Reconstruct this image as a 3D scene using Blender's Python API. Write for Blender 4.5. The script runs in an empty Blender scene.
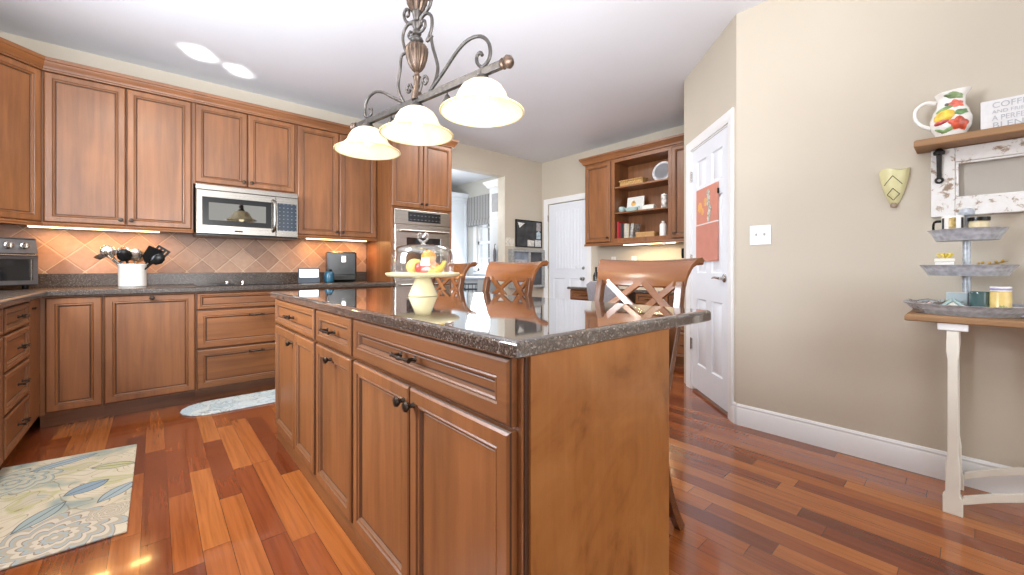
import bpy, bmesh, math, random
from math import sin, cos, pi, radians, sqrt, atan2
from mathutils import Vector, Matrix

random.seed(7)
SC = bpy.context.scene
COL = SC.collection

# ------------------------------------------------------------------ camera
cam_d = bpy.data.cameras.new('camera')
cam_d.sensor_width = 36.0
cam_d.lens = 405.8 / 1024 * 36
cam_d.shift_y = -19.5 / 1024
cam_d.clip_start = 0.05
cam = bpy.data.objects.new('camera', cam_d)
cam.location = (0, 0, 1.06)
cam.rotation_euler = (radians(90), 0, -atan2(0.6615, 0.7499))
COL.objects.link(cam)
SC.camera = cam

# ------------------------------------------------------------------ world and exposure
world = bpy.data.worlds.new('world')
SC.world = world
world.use_nodes = True
_bg = world.node_tree.nodes['Background']
_bg.inputs['Color'].default_value = (0.93, 0.97, 1.0, 1)
_bg.inputs['Strength'].default_value = 0.85
SC.view_settings.view_transform = 'Standard'
SC.view_settings.look = 'None'
SC.view_settings.gamma = 1.0
SC.view_settings.use_curve_mapping = False
SC.view_settings.exposure = 0.4


def area(name, loc, target, sx, sy, power, color=(1, 1, 1), spread=180):
    d = bpy.data.lights.new(name, 'AREA')
    d.shape = 'RECTANGLE'
    d.size = sx
    d.size_y = sy
    d.energy = power
    d.color = color
    d.spread = radians(spread)
    o = bpy.data.objects.new(name, d)
    o.location = loc
    o.rotation_euler = (Vector(target) - Vector(loc)).to_track_quat('-Z', 'Y').to_euler()
    COL.objects.link(o)
    return o


# daylight from the sink and mudroom windows, with added fill lamps between
area('sink_window_daylight', (-1.30, 2.45, 1.72), (2, 2.45, 1.2), 1.1, 1.1, 140, (0.84, 0.92, 1.0))
area('rear_fill', (0.8, -2.9, 1.5), (1.0, 3.0, 1.2), 3.6, 2.2, 40, (0.97, 0.98, 1.0))  # added soft fill from the open end behind the camera
area('ceiling_bounce_fill', (0.2, -0.3, 1.45), (0.75, 1.25, 2.79), 1.2, 1.2, 68, (0.98, 0.985, 1.0), 120)  # unseen up-facing fill, added to brighten and even out the ceiling
area('kitchen_ceiling_light', (-0.2, 2.3, 2.74), (-0.2, 2.3, 0), 0.6, 0.6, 28, (1.0, 0.90, 0.76))
area('walkway_fill', (2.9, 3.2, 2.74), (3.2, 3.2, 0), 0.8, 0.8, 26, (1.0, 0.97, 0.93))  # added fill over the walkway, no fixture hangs there
area('mudroom_window_daylight', (4.72, 6.2, 1.5), (3.5, 6.0, 1.0), 0.6, 0.9, 12, (0.9, 0.95, 1.0))
_d = bpy.data.lights.new('mudroom_fill', 'POINT')  # added fill hidden behind the oven cabinet, brightens the mudroom ceiling
_d.energy = 24
_d.color = (1.0, 0.98, 0.95)
_d.shadow_soft_size = 0.12
_o = bpy.data.objects.new('mudroom_fill', _d)
_o.location = (3.55, 5.9, 2.1)
COL.objects.link(_o)

# narrow lamps added for the reflected sun patches on the ceiling above the cabinets
area('ceiling_glint_lamp', (-0.55, 2.6, 0.98), (0.27, 4.12, 2.79), 0.14, 0.14, 0.42, (1.0, 0.98, 0.94), 3)
area('ceiling_glint_lamp', (-0.45, 2.6, 0.98), (0.56, 4.26, 2.79), 0.11, 0.11, 0.28, (1.0, 0.98, 0.94), 3)

# ------------------------------------------------------------------ node helpers


def new_mat(name):
    m = bpy.data.materials.new(name)
    m.use_nodes = True
    nt = m.node_tree
    b = nt.nodes['Principled BSDF']
    return m, nt, b


def nd(nt, typ, **kw):
    n = nt.nodes.new(typ)
    for k, v in kw.items():
        if k in n.inputs.keys() and not hasattr(n, k):
            n.inputs[k].default_value = v
        else:
            setattr(n, k, v)
    return n


def mth(nt, op, a, b=None, c=None):
    n = nt.nodes.new('ShaderNodeMath')
    n.operation = op
    for i, v in enumerate((a, b, c)):
        if v is None:
            continue
        if isinstance(v, (int, float)):
            n.inputs[i].default_value = v
        else:
            nt.links.new(v, n.inputs[i])
    return n.outputs[0]


def ramp(nt, fac, stops, interp='LINEAR'):
    r = nt.nodes.new('ShaderNodeValToRGB')
    r.color_ramp.interpolation = interp
    els = r.color_ramp.elements
    while len(els) < len(stops):
        els.new(0.5)
    for e, (p, c) in zip(els, stops):
        e.position = p
        e.color = (c[0], c[1], c[2], 1)
    nt.links.new(fac, r.inputs[0])
    return r.outputs[0]


def mixc(nt, fac, a, b, mode='MIX'):
    n = nt.nodes.new('ShaderNodeMix')
    n.data_type = 'RGBA'
    n.blend_type = mode
    for i, v in ((0, fac), (6, a), (7, b)):
        if isinstance(v, (int, float)):
            n.inputs[i].default_value = v
        elif isinstance(v, tuple):
            n.inputs[i].default_value = (v[0], v[1], v[2], 1)
        else:
            nt.links.new(v, n.inputs[i])
    return n.outputs[2]


def objco(nt):
    return nt.nodes.new('ShaderNodeTexCoord').outputs['Object']


def noise(nt, vec, scale, detail=3, rough=0.5, dist=0.0):
    n = nt.nodes.new('ShaderNodeTexNoise')
    n.inputs['Scale'].default_value = scale
    n.inputs['Detail'].default_value = detail
    n.inputs['Roughness'].default_value = rough
    n.inputs['Distortion'].default_value = dist
    if vec is not None:
        nt.links.new(vec, n.inputs['Vector'])
    return n.outputs['Fac']


def mapping(nt, vec, scale=(1, 1, 1), rot=(0, 0, 0), loc=(0, 0, 0)):
    n = nt.nodes.new('ShaderNodeMapping')
    n.inputs['Scale'].default_value = scale
    n.inputs['Rotation'].default_value = rot
    n.inputs['Location'].default_value = loc
    nt.links.new(vec, n.inputs['Vector'])
    return n.outputs[0]


def bump(nt, b, height, strength=0.2, distance=0.01):
    n = nt.nodes.new('ShaderNodeBump')
    n.inputs['Strength'].default_value = strength
    n.inputs['Distance'].default_value = distance
    nt.links.new(height, n.inputs['Height'])
    nt.links.new(n.outputs[0], b.inputs['Normal'])


def plain(name, c, rough=0.5, metal=0.0, var=0.06, scale=12.0, bstr=0.0, coat=0.0, spec=0.5):
    m, nt, b = new_mat(name)
    v = objco(nt)
    f = noise(nt, v, scale, 3)
    lo = tuple(max(0, x * (1 - var)) for x in c)
    hi = tuple(min(1, x * (1 + var)) for x in c)
    nt.links.new(ramp(nt, f, [(0.3, lo), (0.7, hi)]), b.inputs['Base Color'])
    b.inputs['Roughness'].default_value = rough
    b.inputs['Metallic'].default_value = metal
    b.inputs['Coat Weight'].default_value = coat
    b.inputs['Specular IOR Level'].default_value = spec
    if bstr:
        bump(nt, b, noise(nt, v, scale * 8, 2), bstr, 0.003)
    return m


def wood(name, dark, light, axis='z', rough=0.42, fine=26.0, coat=0.15, blotch=0.35, contrast=1.0):
    m, nt, b = new_mat(name)
    v = objco(nt)
    oi = nt.nodes.new('ShaderNodeObjectInfo')
    off = nt.nodes.new('ShaderNodeVectorMath')
    off.operation = 'SCALE'
    off.inputs[0].default_value = (7.3, 5.1, 3.7)
    nt.links.new(oi.outputs['Random'], off.inputs['Scale'])
    ad = nt.nodes.new('ShaderNodeVectorMath')
    ad.operation = 'ADD'
    nt.links.new(v, ad.inputs[0])
    nt.links.new(off.outputs[0], ad.inputs[1])
    s = {'z': (fine, fine, 1.4), 'x': (1.4, fine, fine), 'y': (fine, 1.4, fine)}[axis]
    s2 = {'z': (5, 5, 1.5), 'x': (1.5, 5, 5), 'y': (5, 1.5, 5)}[axis]
    g = noise(nt, mapping(nt, ad.outputs[0], s), 1.0, 6, 0.6, 0.5)
    bl = noise(nt, mapping(nt, ad.outputs[0], s2), 1.0, 3, 0.55, 0.3)
    mid = tuple((x + y) / 2 for x, y in zip(dark, light))
    c1 = ramp(nt, g, [(0.5 - 0.25 / contrast, dark), (0.5, mid), (0.5 + 0.25 / contrast, light)])
    c2 = ramp(nt, bl, [(0.32, tuple(x * 0.62 for x in mid)), (0.68, tuple(min(1, x * 1.28) for x in mid))])
    c = mixc(nt, blotch, c1, c2)
    hv = nt.nodes.new('ShaderNodeHueSaturation')
    nt.links.new(c, hv.inputs['Color'])
    nt.links.new(mth(nt, 'MULTIPLY_ADD', oi.outputs['Random'], 0.2, 0.9), hv.inputs['Value'])
    nt.links.new(hv.outputs[0], b.inputs['Base Color'])
    b.inputs['Roughness'].default_value = rough
    b.inputs['Coat Weight'].default_value = coat
    b.inputs['Coat Roughness'].default_value = 0.2
    bump(nt, b, g, 0.06, 0.004)
    return m


def emit(name, c, strength):
    m, nt, b = new_mat(name)
    b.inputs['Base Color'].default_value = (c[0], c[1], c[2], 1)
    b.inputs['Emission Color'].default_value = (c[0], c[1], c[2], 1)
    b.inputs['Emission Strength'].default_value = strength
    return m


def thin_glass(name, tint=(1, 1, 1), mul=1.0, base=0.04):
    m = bpy.data.materials.new(name)
    m.use_nodes = True
    nt = m.node_tree
    nt.nodes.clear()
    out = nt.nodes.new('ShaderNodeOutputMaterial')
    t = nt.nodes.new('ShaderNodeBsdfTransparent')
    t.inputs[0].default_value = (*tint, 1)
    g = nt.nodes.new('ShaderNodeBsdfGlossy')
    g.inputs['Roughness'].default_value = 0.03
    lw = nt.nodes.new('ShaderNodeLayerWeight')
    lw.inputs[0].default_value = 0.35
    f = mth(nt, 'MULTIPLY_ADD', lw.outputs['Facing'], 0.45 * mul, base)
    mx = nt.nodes.new('ShaderNodeMixShader')
    nt.links.new(f, mx.inputs[0])
    nt.links.new(t.outputs[0], mx.inputs[1])
    nt.links.new(g.outputs[0], mx.inputs[2])
    nt.links.new(mx.outputs[0], out.inputs[0])
    return m


# ------------------------------------------------------------------ materials
M = {}
M['wood'] = wood('cabinet_wood', (0.115, 0.036, 0.011), (0.315, 0.125, 0.040), 'z', blotch=0.55, contrast=1.15)
M['wood_h'] = wood('cabinet_wood_horizontal', (0.115, 0.036, 0.011), (0.315, 0.125, 0.040), 'x', blotch=0.55, contrast=1.15)
M['glaze'] = plain('antique_glaze', (0.055, 0.022, 0.010), 0.5)
M['glaze2'] = plain('antique_glaze_soft', (0.16, 0.070, 0.032), 0.45)
M['chair_wood'] = wood('stool_wood', (0.15, 0.048, 0.013), (0.26, 0.092, 0.026), 'y', 0.2, 20, 0.5, 0.3)
M['chair_dark'] = wood('stool_wood_legs', (0.085, 0.030, 0.012), (0.16, 0.060, 0.022), 'z', 0.25, 20, 0.4, 0.3)
M['pine'] = wood('shelf_pine', (0.22, 0.11, 0.045), (0.42, 0.24, 0.11), 'y', 0.6, 22, 0.0, 0.4)
M['trim'] = plain('white_trim_paint', (0.80, 0.80, 0.80), 0.35, var=0.01)
M['door_paint'] = plain('white_door_paint', (0.74, 0.77, 0.82), 0.35, var=0.01)
M['white'] = plain('white_ceramic', (0.82, 0.80, 0.76), 0.2, var=0.02, coat=0.3)
M['ceil'] = plain('ceiling_paint', (0.74, 0.765, 0.81), 0.55, var=0.01, scale=3)
M['bronze'] = plain('oil_rubbed_bronze', (0.05, 0.038, 0.03), 0.35, 0.8, 0.3, 60)
M['iron'] = plain('pendant_iron', (0.055, 0.048, 0.044), 0.45, 0.65, 0.35, 45)
M['urn'] = plain('antiqued_bronze_urn', (0.075, 0.048, 0.033), 0.42, 0.6, 0.45, 30)
M['black'] = plain('black_plastic', (0.008, 0.008, 0.008), 0.22, var=0.1, spec=0.25)
M['blackglass'] = plain('black_glass', (0.010, 0.010, 0.012), 0.05, var=0.0)
M['nickel'] = plain('satin_nickel', (0.55, 0.53, 0.50), 0.25, 1.0, 0.05)
M['mirrorglass'] = plain('mirrored_oven_glass', (0.115, 0.11, 0.10), 0.03, 1.0, 0.0)
M['dark_metal'] = plain('dark_iron', (0.03, 0.027, 0.025), 0.5, 0.7, 0.3, 40)
M['cream'] = plain('cream_paint', (0.76, 0.73, 0.64), 0.4, var=0.03)
M['creamy'] = plain('pale_yellow_ceramic', (0.78, 0.69, 0.42), 0.25, var=0.03, coat=0.3)
M['red'] = plain('red_cover', (0.42, 0.02, 0.03), 0.45, var=0.1)
M['greyf'] = plain('grey_upholstery', (0.30, 0.30, 0.33), 0.8, var=0.12, scale=60, bstr=0.1)


def make_wall(name, c):
    return plain(name, c, 0.6, var=0.015, scale=2.0, bstr=0.02)


M['wall'] = make_wall('beige_wall_paint', (0.535, 0.475, 0.385))
M['wall_m'] = make_wall('mudroom_wall_paint', (0.56, 0.56, 0.53))


def key_panel(name, base, ink, px, pz, fx, fz):
    m, nt, b = new_mat(name)
    sp = nt.nodes.new('ShaderNodeSeparateXYZ')
    nt.links.new(objco(nt), sp.inputs[0])
    a = mth(nt, 'LESS_THAN', mth(nt, 'FRACT', mth(nt, 'DIVIDE', sp.outputs[0], px)), fx)
    c = mth(nt, 'LESS_THAN', mth(nt, 'FRACT', mth(nt, 'DIVIDE', sp.outputs[2], pz)), fz)
    nt.links.new(mixc(nt, mth(nt, 'MULTIPLY', a, c), base, ink), b.inputs['Base Color'])
    b.inputs['Roughness'].default_value = 0.12
    return m


def steel(lo=(0.40, 0.375, 0.335), hi=(0.52, 0.485, 0.44)):
    m, nt, b = new_mat('brushed_steel')
    v = objco(nt)
    f = noise(nt, mapping(nt, v, (2, 60, 160)), 1.0, 4)
    nt.links.new(ramp(nt, f, [(0.3, lo), (0.7, hi)]), b.inputs['Base Color'])
    b.inputs['Metallic'].default_value = 1.0
    b.inputs['Roughness'].default_value = 0.27
    return m


M['steel'] = steel()
M['steel_m'] = steel((0.27, 0.25, 0.225), (0.36, 0.335, 0.30))


def galv():
    m, nt, b = new_mat('galvanised_steel')
    v = objco(nt)
    vo = nt.nodes.new('ShaderNodeTexVoronoi')
    vo.inputs['Scale'].default_value = 55
    nt.links.new(v, vo.inputs['Vector'])
    f = mth(nt, 'ADD', mth(nt, 'MULTIPLY', vo.outputs['Distance'], 0.5), mth(nt, 'MULTIPLY', noise(nt, v, 40, 4), 0.6))
    nt.links.new(ramp(nt, f, [(0.3, (0.36, 0.39, 0.43)), (0.75, (0.58, 0.62, 0.68))]), b.inputs['Base Color'])
    b.inputs['Metallic'].default_value = 0.25
    b.inputs['Roughness'].default_value = 0.38
    return m


M['galv'] = galv()


def granite(name='brown_granite', rough=0.045, coat=0.9, spec=0.7, k=1.0):
    m, nt, b = new_mat(name)
    v = objco(nt)
    n1 = noise(nt, v, 210, 5, 0.75)
    vo = nt.nodes.new('ShaderNodeTexVoronoi')
    vo.inputs['Scale'].default_value = 260
    nt.links.new(v, vo.inputs['Vector'])
    wn = nt.nodes.new('ShaderNodeSeparateColor')
    nt.links.new(vo.outputs['Color'], wn.inputs[0])
    c1 = ramp(nt, n1, [(0.34, (0.012, 0.010, 0.010)), (0.5, (0.060, 0.045, 0.038)), (0.62, (0.15, 0.12, 0.10)), (0.74, (0.30, 0.27, 0.24))])
    c2 = ramp(nt, wn.outputs[0], [(0.0, (0.02, 0.017, 0.016)), (0.55, (0.07, 0.055, 0.047)), (0.85, (0.16, 0.125, 0.10)), (1.0, (0.38, 0.34, 0.31))])
    nt.links.new(mixc(nt, 1.0, mixc(nt, 0.5, c1, c2), (k, k * 0.95, k * 0.9) if k < 1 else (1.0, 1.0, 1.0), 'MULTIPLY'), b.inputs['Base Color'])
    b.inputs['Roughness'].default_value = rough
    b.inputs['Coat Weight'].default_value = coat
    b.inputs['Coat IOR'].default_value = 1.6
    b.inputs['Coat Roughness'].default_value = rough
    b.inputs['IOR'].default_value = 1.62
    b.inputs['Specular IOR Level'].default_value = spec
    return m


M['granite'] = granite()
M['granite_b'] = granite('brown_granite_honed', 0.25, 0.0, 0.25, 0.7)


def plank_floor():
    m, nt, b = new_mat('cherry_plank_floor')
    v = objco(nt)
    sp = nt.nodes.new('ShaderNodeSeparateXYZ')
    nt.links.new(v, sp.inputs[0])
    W = 0.0876
    u = mth(nt, 'DIVIDE', mth(nt, 'ADD', sp.outputs[0], 20.0 * W - 0.049), W)
    row = mth(nt, 'FLOOR', u)
    fu = mth(nt, 'FRACT', u)
    w1 = nt.nodes.new('ShaderNodeTexWhiteNoise')
    w1.noise_dimensions = '1D'
    nt.links.new(row, w1.inputs['W'])
    L = mth(nt, 'MULTIPLY_ADD', w1.outputs['Value'], 0.5, 0.62)
    vv = mth(nt, 'DIVIDE', mth(nt, 'ADD', sp.outputs[1], mth(nt, 'MULTIPLY', w1.outputs['Value'], 13.7)), L)
    # uneven lengths: shift every joint
    vv = mth(nt, 'ADD', vv, 40.0)
    col = mth(nt, 'FLOOR', vv)
    fv = mth(nt, 'FRACT', vv)
    cb = nt.nodes.new('ShaderNodeCombineXYZ')
    nt.links.new(row, cb.inputs[0])
    nt.links.new(col, cb.inputs[1])
    w2 = nt.nodes.new('ShaderNodeTexWhiteNoise')
    w2.noise_dimensions = '2D'
    nt.links.new(cb.outputs[0], w2.inputs['Vector'])
    base = ramp(nt, w2.outputs['Value'], [
        (0.0, (0.13, 0.029, 0.011)), (0.2, (0.19, 0.044, 0.014)), (0.45, (0.255, 0.066, 0.018)),
        (0.68, (0.30, 0.084, 0.021)), (0.88, (0.345, 0.105, 0.026)), (1.0, (0.42, 0.143, 0.037))])
    off = nt.nodes.new('ShaderNodeVectorMath')
    off.operation = 'MULTIPLY_ADD'
    nt.links.new(w2.outputs['Color'], off.inputs[0])
    off.inputs[1].default_value = (3, 9, 3)
    nt.links.new(v, off.inputs[2])
    g = noise(nt, mapping(nt, off.outputs[0], (55, 2.2, 1)), 1.0, 6, 0.6, 0.6)
    gr = ramp(nt, g, [(0.25, (0.62, 0.55, 0.5)), (0.55, (1, 1, 1)), (0.8, (1.18, 1.2, 1.2))])
    c = mixc(nt, 0.85, base, gr, 'MULTIPLY')
    gapu = mth(nt, 'LESS_THAN', mth(nt, 'MINIMUM', fu, mth(nt, 'SUBTRACT', 1.0, fu)), 0.011)
    dv = mth(nt, 'MULTIPLY', mth(nt, 'MINIMUM', fv, mth(nt, 'SUBTRACT', 1.0, fv)), L)
    gapv = mth(nt, 'LESS_THAN', dv, 0.0012)
    gap = mth(nt, 'MAXIMUM', gapu, gapv)
    c = mixc(nt, mth(nt, 'MULTIPLY', gap, 0.75), c, (0.03, 0.008, 0.004))
    nt.links.new(c, b.inputs['Base Color'])
    nt.links.new(mth(nt, 'MULTIPLY_ADD', g, 0.12, 0.10), b.inputs['Roughness'])
    b.inputs['Coat Weight'].default_value = 0.45
    b.inputs['Coat Roughness'].default_value = 0.06
    bump(nt, b, mth(nt, 'SUBTRACT', mth(nt, 'MULTIPLY', g, 0.10), gap), 0.05, 0.003)
    return m


M['floor'] = plank_floor()


def terracotta():
    m, nt, b = new_mat('diagonal_terracotta_tile')
    v = objco(nt)
    sp = nt.nodes.new('ShaderNodeSeparateXYZ')
    nt.links.new(v, sp.inputs[0])
    T = 0.1502 * sqrt(2)
    x = mth(nt, 'ADD', sp.outputs[0], 0.52)
    z = mth(nt, 'SUBTRACT', sp.outputs[2], 1.137)
    a = mth(nt, 'MULTIPLY_ADD', mth(nt, 'ADD', x, z), 1 / T, 30.0)
    c = mth(nt, 'MULTIPLY_ADD', mth(nt, 'SUBTRACT', x, z), 1 / T, 30.0)
    fa, fc = mth(nt, 'FRACT', a), mth(nt, 'FRACT', c)
    cb = nt.nodes.new('ShaderNodeCombineXYZ')
    nt.links.new(mth(nt, 'FLOOR', a), cb.inputs[0])
    nt.links.new(mth(nt, 'FLOOR', c), cb.inputs[1])
    w = nt.nodes.new('ShaderNodeTexWhiteNoise')
    w.noise_dimensions = '2D'
    nt.links.new(cb.outputs[0], w.inputs['Vector'])
    base = ramp(nt, w.outputs['Value'], [(0, (0.25, 0.135, 0.082)), (0.35, (0.32, 0.175, 0.105)), (0.7, (0.38, 0.215, 0.13)), (1, (0.43, 0.26, 0.165))])
    n = noise(nt, v, 28, 4, 0.6)
    base = mixc(nt, 0.5, base, ramp(nt, n, [(0.3, (0.75, 0.72, 0.7)), (0.7, (1.15, 1.15, 1.15))]), 'MULTIPLY')
    e = mth(nt, 'MINIMUM', mth(nt, 'MINIMUM', fa, mth(nt, 'SUBTRACT', 1.0, fa)), mth(nt, 'MINIMUM', fc, mth(nt, 'SUBTRACT', 1.0, fc)))
    gr = mth(nt, 'LESS_THAN', e, 0.016)
    nt.links.new(mixc(nt, gr, base, (0.50, 0.37, 0.26)), b.inputs['Base Color'])
    b.inputs['Roughness'].default_value = 0.42
    hh = mth(nt, 'MULTIPLY_ADD', mth(nt, 'MINIMUM', mth(nt, 'MULTIPLY', e, 16.0), 1.0), 1.0, mth(nt, 'MULTIPLY', n, 0.25))
    bump(nt, b, hh, 0.45, 0.004)
    return m


M['tile'] = terracotta()


def end_panel_mat():
    m, nt, b = new_mat('figured_orange_panel')
    v = objco(nt)
    g = noise(nt, mapping(nt, v, (40, 40, 2.0)), 1.0, 6, 0.6, 0.6)
    fig = noise(nt, mapping(nt, v, (4.2, 4.2, 3.6), (0.3, 0.0, 0.4)), 1.0, 4, 0.6, 1.8)
    c1 = ramp(nt, g, [(0.28, (0.22, 0.074, 0.014)), (0.72, (0.38, 0.145, 0.032))])
    c2 = ramp(nt, fig, [(0.30, (0.14, 0.050, 0.014)), (0.44, (0.30, 0.115, 0.030)), (0.72, (0.40, 0.175, 0.055))])
    nt.links.new(mixc(nt, 0.68, c1, c2), b.inputs['Base Color'])
    b.inputs['Roughness'].default_value = 0.33
    b.inputs['Coat Weight'].default_value = 0.2
    return m


M['endpanel'] = end_panel_mat()


def rug_mat(name, cols, scale, seed):
    m, nt, b = new_mat(name)
    v = objco(nt)
    mp = mapping(nt, v, (scale, scale * 0.9, 1), (0, 0, 0.4), (seed, seed * 0.7, 0))
    n = nt.nodes.new('ShaderNodeTexNoise')
    n.inputs['Scale'].default_value = 1.3
    n.inputs['Detail'].default_value = 1.0
    nt.links.new(mp, n.inputs['Vector'])
    ad = nt.nodes.new('ShaderNodeVectorMath')
    ad.operation = 'MULTIPLY_ADD'
    nt.links.new(n.outputs['Color'], ad.inputs[0])
    ad.inputs[1].default_value = (1.6, 1.6, 0)
    nt.links.new(mp, ad.inputs[2])
    vo = nt.nodes.new('ShaderNodeTexVoronoi')
    vo.inputs['Scale'].default_value = 1.0
    nt.links.new(ad.outputs[0], vo.inputs['Vector'])
    ve = nt.nodes.new('ShaderNodeTexVoronoi')
    ve.feature = 'DISTANCE_TO_EDGE'
    ve.inputs['Scale'].default_value = 1.0
    nt.links.new(ad.outputs[0], ve.inputs['Vector'])
    se = nt.nodes.new('ShaderNodeSeparateColor')
    nt.links.new(vo.outputs['Color'], se.inputs[0])
    k = len(cols)
    base = ramp(nt, se.outputs[0], [(i / k, c) for i, c in enumerate(cols)], 'CONSTANT')
    ringv = mth(nt, 'FRACT', mth(nt, 'MULTIPLY', vo.outputs['Distance'], 4.2))
    line = mth(nt, 'LESS_THAN', ringv, 0.14)
    c = mixc(nt, mth(nt, 'MULTIPLY', line, 0.55), base, (0.30, 0.29, 0.24))
    alt = ramp(nt, se.outputs[1], [(i / k, cols[(i * 2 + 1) % k]) for i in range(k)], 'CONSTANT')
    c = mixc(nt, mth(nt, 'MULTIPLY', mth(nt, 'GREATER_THAN', ringv, 0.55), 0.8), c, alt)
    edge = mth(nt, 'LESS_THAN', ve.outputs['Distance'], 0.022)
    c = mixc(nt, mth(nt, 'MULTIPLY', edge, 0.6), c, (0.22, 0.25, 0.24))
    nt.links.new(c, b.inputs['Base Color'])
    b.inputs['Roughness'].default_value = 0.95
    b.inputs['Specular IOR Level'].default_value = 0.1
    bump(nt, b, noise(nt, v, 400, 2), 0.5, 0.003)
    return m


def floral_rug():
    m, nt, b = new_mat('floral_rug')
    v = objco(nt)
    wn = nt.nodes.new('ShaderNodeTexNoise')
    wn.inputs['Scale'].default_value = 3.2
    wn.inputs['Detail'].default_value = 2.0
    nt.links.new(v, wn.inputs['Vector'])
    wp = nt.nodes.new('ShaderNodeVectorMath')
    wp.operation = 'MULTIPLY_ADD'
    nt.links.new(wn.outputs['Color'], wp.inputs[0])
    wp.inputs[1].default_value = (0.22, 0.22, 0)
    nt.links.new(v, wp.inputs[2])
    n1 = noise(nt, wp.outputs[0], 4.2, 2, 0.5)
    c = ramp(nt, n1, [(0.30, (0.24, 0.31, 0.33)), (0.40, (0.40, 0.43, 0.36)), (0.47, (0.58, 0.52, 0.39)), (0.55, (0.62, 0.57, 0.45)),
                      (0.60, (0.47, 0.46, 0.25)), (0.66, (0.55, 0.50, 0.39)), (0.74, (0.33, 0.41, 0.43))])
    n2 = noise(nt, wp.outputs[0], 5.5, 1, 0.4)
    ln = mth(nt, 'LESS_THAN', mth(nt, 'FRACT', mth(nt, 'MULTIPLY', n2, 13.0)), 0.10)
    c = mixc(nt, mth(nt, 'MULTIPLY', ln, 0.62), c, (0.25, 0.20, 0.13))
    sp = nt.nodes.new('ShaderNodeSeparateXYZ')
    nt.links.new(v, sp.inputs[0])

    def flower(c, cx, cy, R_, petals, cols):
        dx, dy = mth(nt, 'SUBTRACT', sp.outputs[0], cx), mth(nt, 'SUBTRACT', sp.outputs[1], cy)
        r = mth(nt, 'SQRT', mth(nt, 'ADD', mth(nt, 'MULTIPLY', dx, dx), mth(nt, 'MULTIPLY', dy, dy)))
        th = mth(nt, 'ARCTAN2', dy, dx)
        wob = mth(nt, 'MULTIPLY', mth(nt, 'ABSOLUTE', mth(nt, 'SINE', mth(nt, 'MULTIPLY_ADD', th, petals / 2, mth(nt, 'MULTIPLY', r, 26.0)))), 0.22)
        q_ = mth(nt, 'DIVIDE', mth(nt, 'MULTIPLY', r, mth(nt, 'SUBTRACT', 1.15, wob)), R_)
        q_ = mth(nt, 'ADD', q_, mth(nt, 'MULTIPLY', n1, 0.15))
        band = ramp(nt, mth(nt, 'FRACT', mth(nt, 'MULTIPLY', q_, 4.0)), [(0.0, (0.30, 0.24, 0.17)), (0.10, cols[0]), (0.45, cols[1]), (0.75, cols[2])], 'CONSTANT')
        return mixc(nt, mth(nt, 'LESS_THAN', q_, 1.05), c, band)

    def leaf(c, cx, cy, ang, L, W_, col):
        dx, dy = mth(nt, 'SUBTRACT', sp.outputs[0], cx), mth(nt, 'SUBTRACT', sp.outputs[1], cy)
        u = mth(nt, 'ADD', mth(nt, 'MULTIPLY', dx, cos(ang) / L), mth(nt, 'MULTIPLY', dy, sin(ang) / L))
        w_ = mth(nt, 'ADD', mth(nt, 'MULTIPLY', dx, -sin(ang) / W_), mth(nt, 'MULTIPLY', dy, cos(ang) / W_))
        q_ = mth(nt, 'ADD', mth(nt, 'MULTIPLY', u, u), mth(nt, 'ABSOLUTE', w_))
        inside = mth(nt, 'LESS_THAN', q_, 1.0)
        rim = mth(nt, 'LESS_THAN', mth(nt, 'ABSOLUTE', mth(nt, 'SUBTRACT', q_, 0.94)), 0.08)
        vein = mth(nt, 'LESS_THAN', mth(nt, 'ABSOLUTE', w_), 0.07)
        c = mixc(nt, inside, c, col)
        return mixc(nt, mth(nt, 'MULTIPLY', inside, mth(nt, 'MAXIMUM', rim, vein)), c, (0.14, 0.17, 0.18))
    c = flower(c, -0.29, 2.36, 0.21, 11, [(0.58, 0.53, 0.44), (0.42, 0.38, 0.30), (0.36, 0.41, 0.42)])
    c = flower(c, -0.52, 3.10, 0.17, 9, [(0.44, 0.48, 0.42), (0.56, 0.52, 0.40), (0.35, 0.41, 0.40)])
    c = flower(c, -0.14, 2.46, 0.075, 7, [(0.55, 0.50, 0.42), (0.44, 0.40, 0.30), (0.50, 0.46, 0.38)])
    c = leaf(c, -0.24, 2.80, 0.5, 0.085, 0.055, (0.25, 0.34, 0.42))
    c = leaf(c, -0.36, 2.60, 1.0, 0.12, 0.040, (0.33, 0.40, 0.40))
    c = leaf(c, -0.13, 2.66, 0.9, 0.10, 0.040, (0.34, 0.42, 0.46))
    c = leaf(c, -0.16, 3.02, -0.4, 0.10, 0.040, (0.47, 0.46, 0.26))
    c = leaf(c, -0.36, 3.24, 0.3, 0.13, 0.040, (0.34, 0.42, 0.47))
    nt.links.new(c, b.inputs['Base Color'])
    b.inputs['Roughness'].default_value = 0.95
    b.inputs['Specular IOR Level'].default_value = 0.1
    bump(nt, b, noise(nt, v, 400, 2), 0.5, 0.003)
    return m


M['rug'] = floral_rug()
M['mat'] = rug_mat('blue_grey_mat', [(0.42, 0.50, 0.54), (0.52, 0.58, 0.60), (0.34, 0.42, 0.46), (0.56, 0.60, 0.58)], 9.0, 1.7)


def distressed():
    m, nt, b = new_mat('chipped_white_paint')
    v = objco(nt)
    n = noise(nt, mapping(nt, v, (1, 0.7, 0.7)), 26, 5, 0.7, 0.4)
    nt.links.new(ramp(nt, n, [(0.36, (0.28, 0.20, 0.14)), (0.42, (0.50, 0.42, 0.35)), (0.45, (0.72, 0.70, 0.67)), (0.8, (0.80, 0.79, 0.78))]), b.inputs['Base Color'])
    b.inputs['Roughness'].default_value = 0.7
    bump(nt, b, n, 0.3, 0.004)
    return m


M['chippy'] = distressed()


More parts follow.
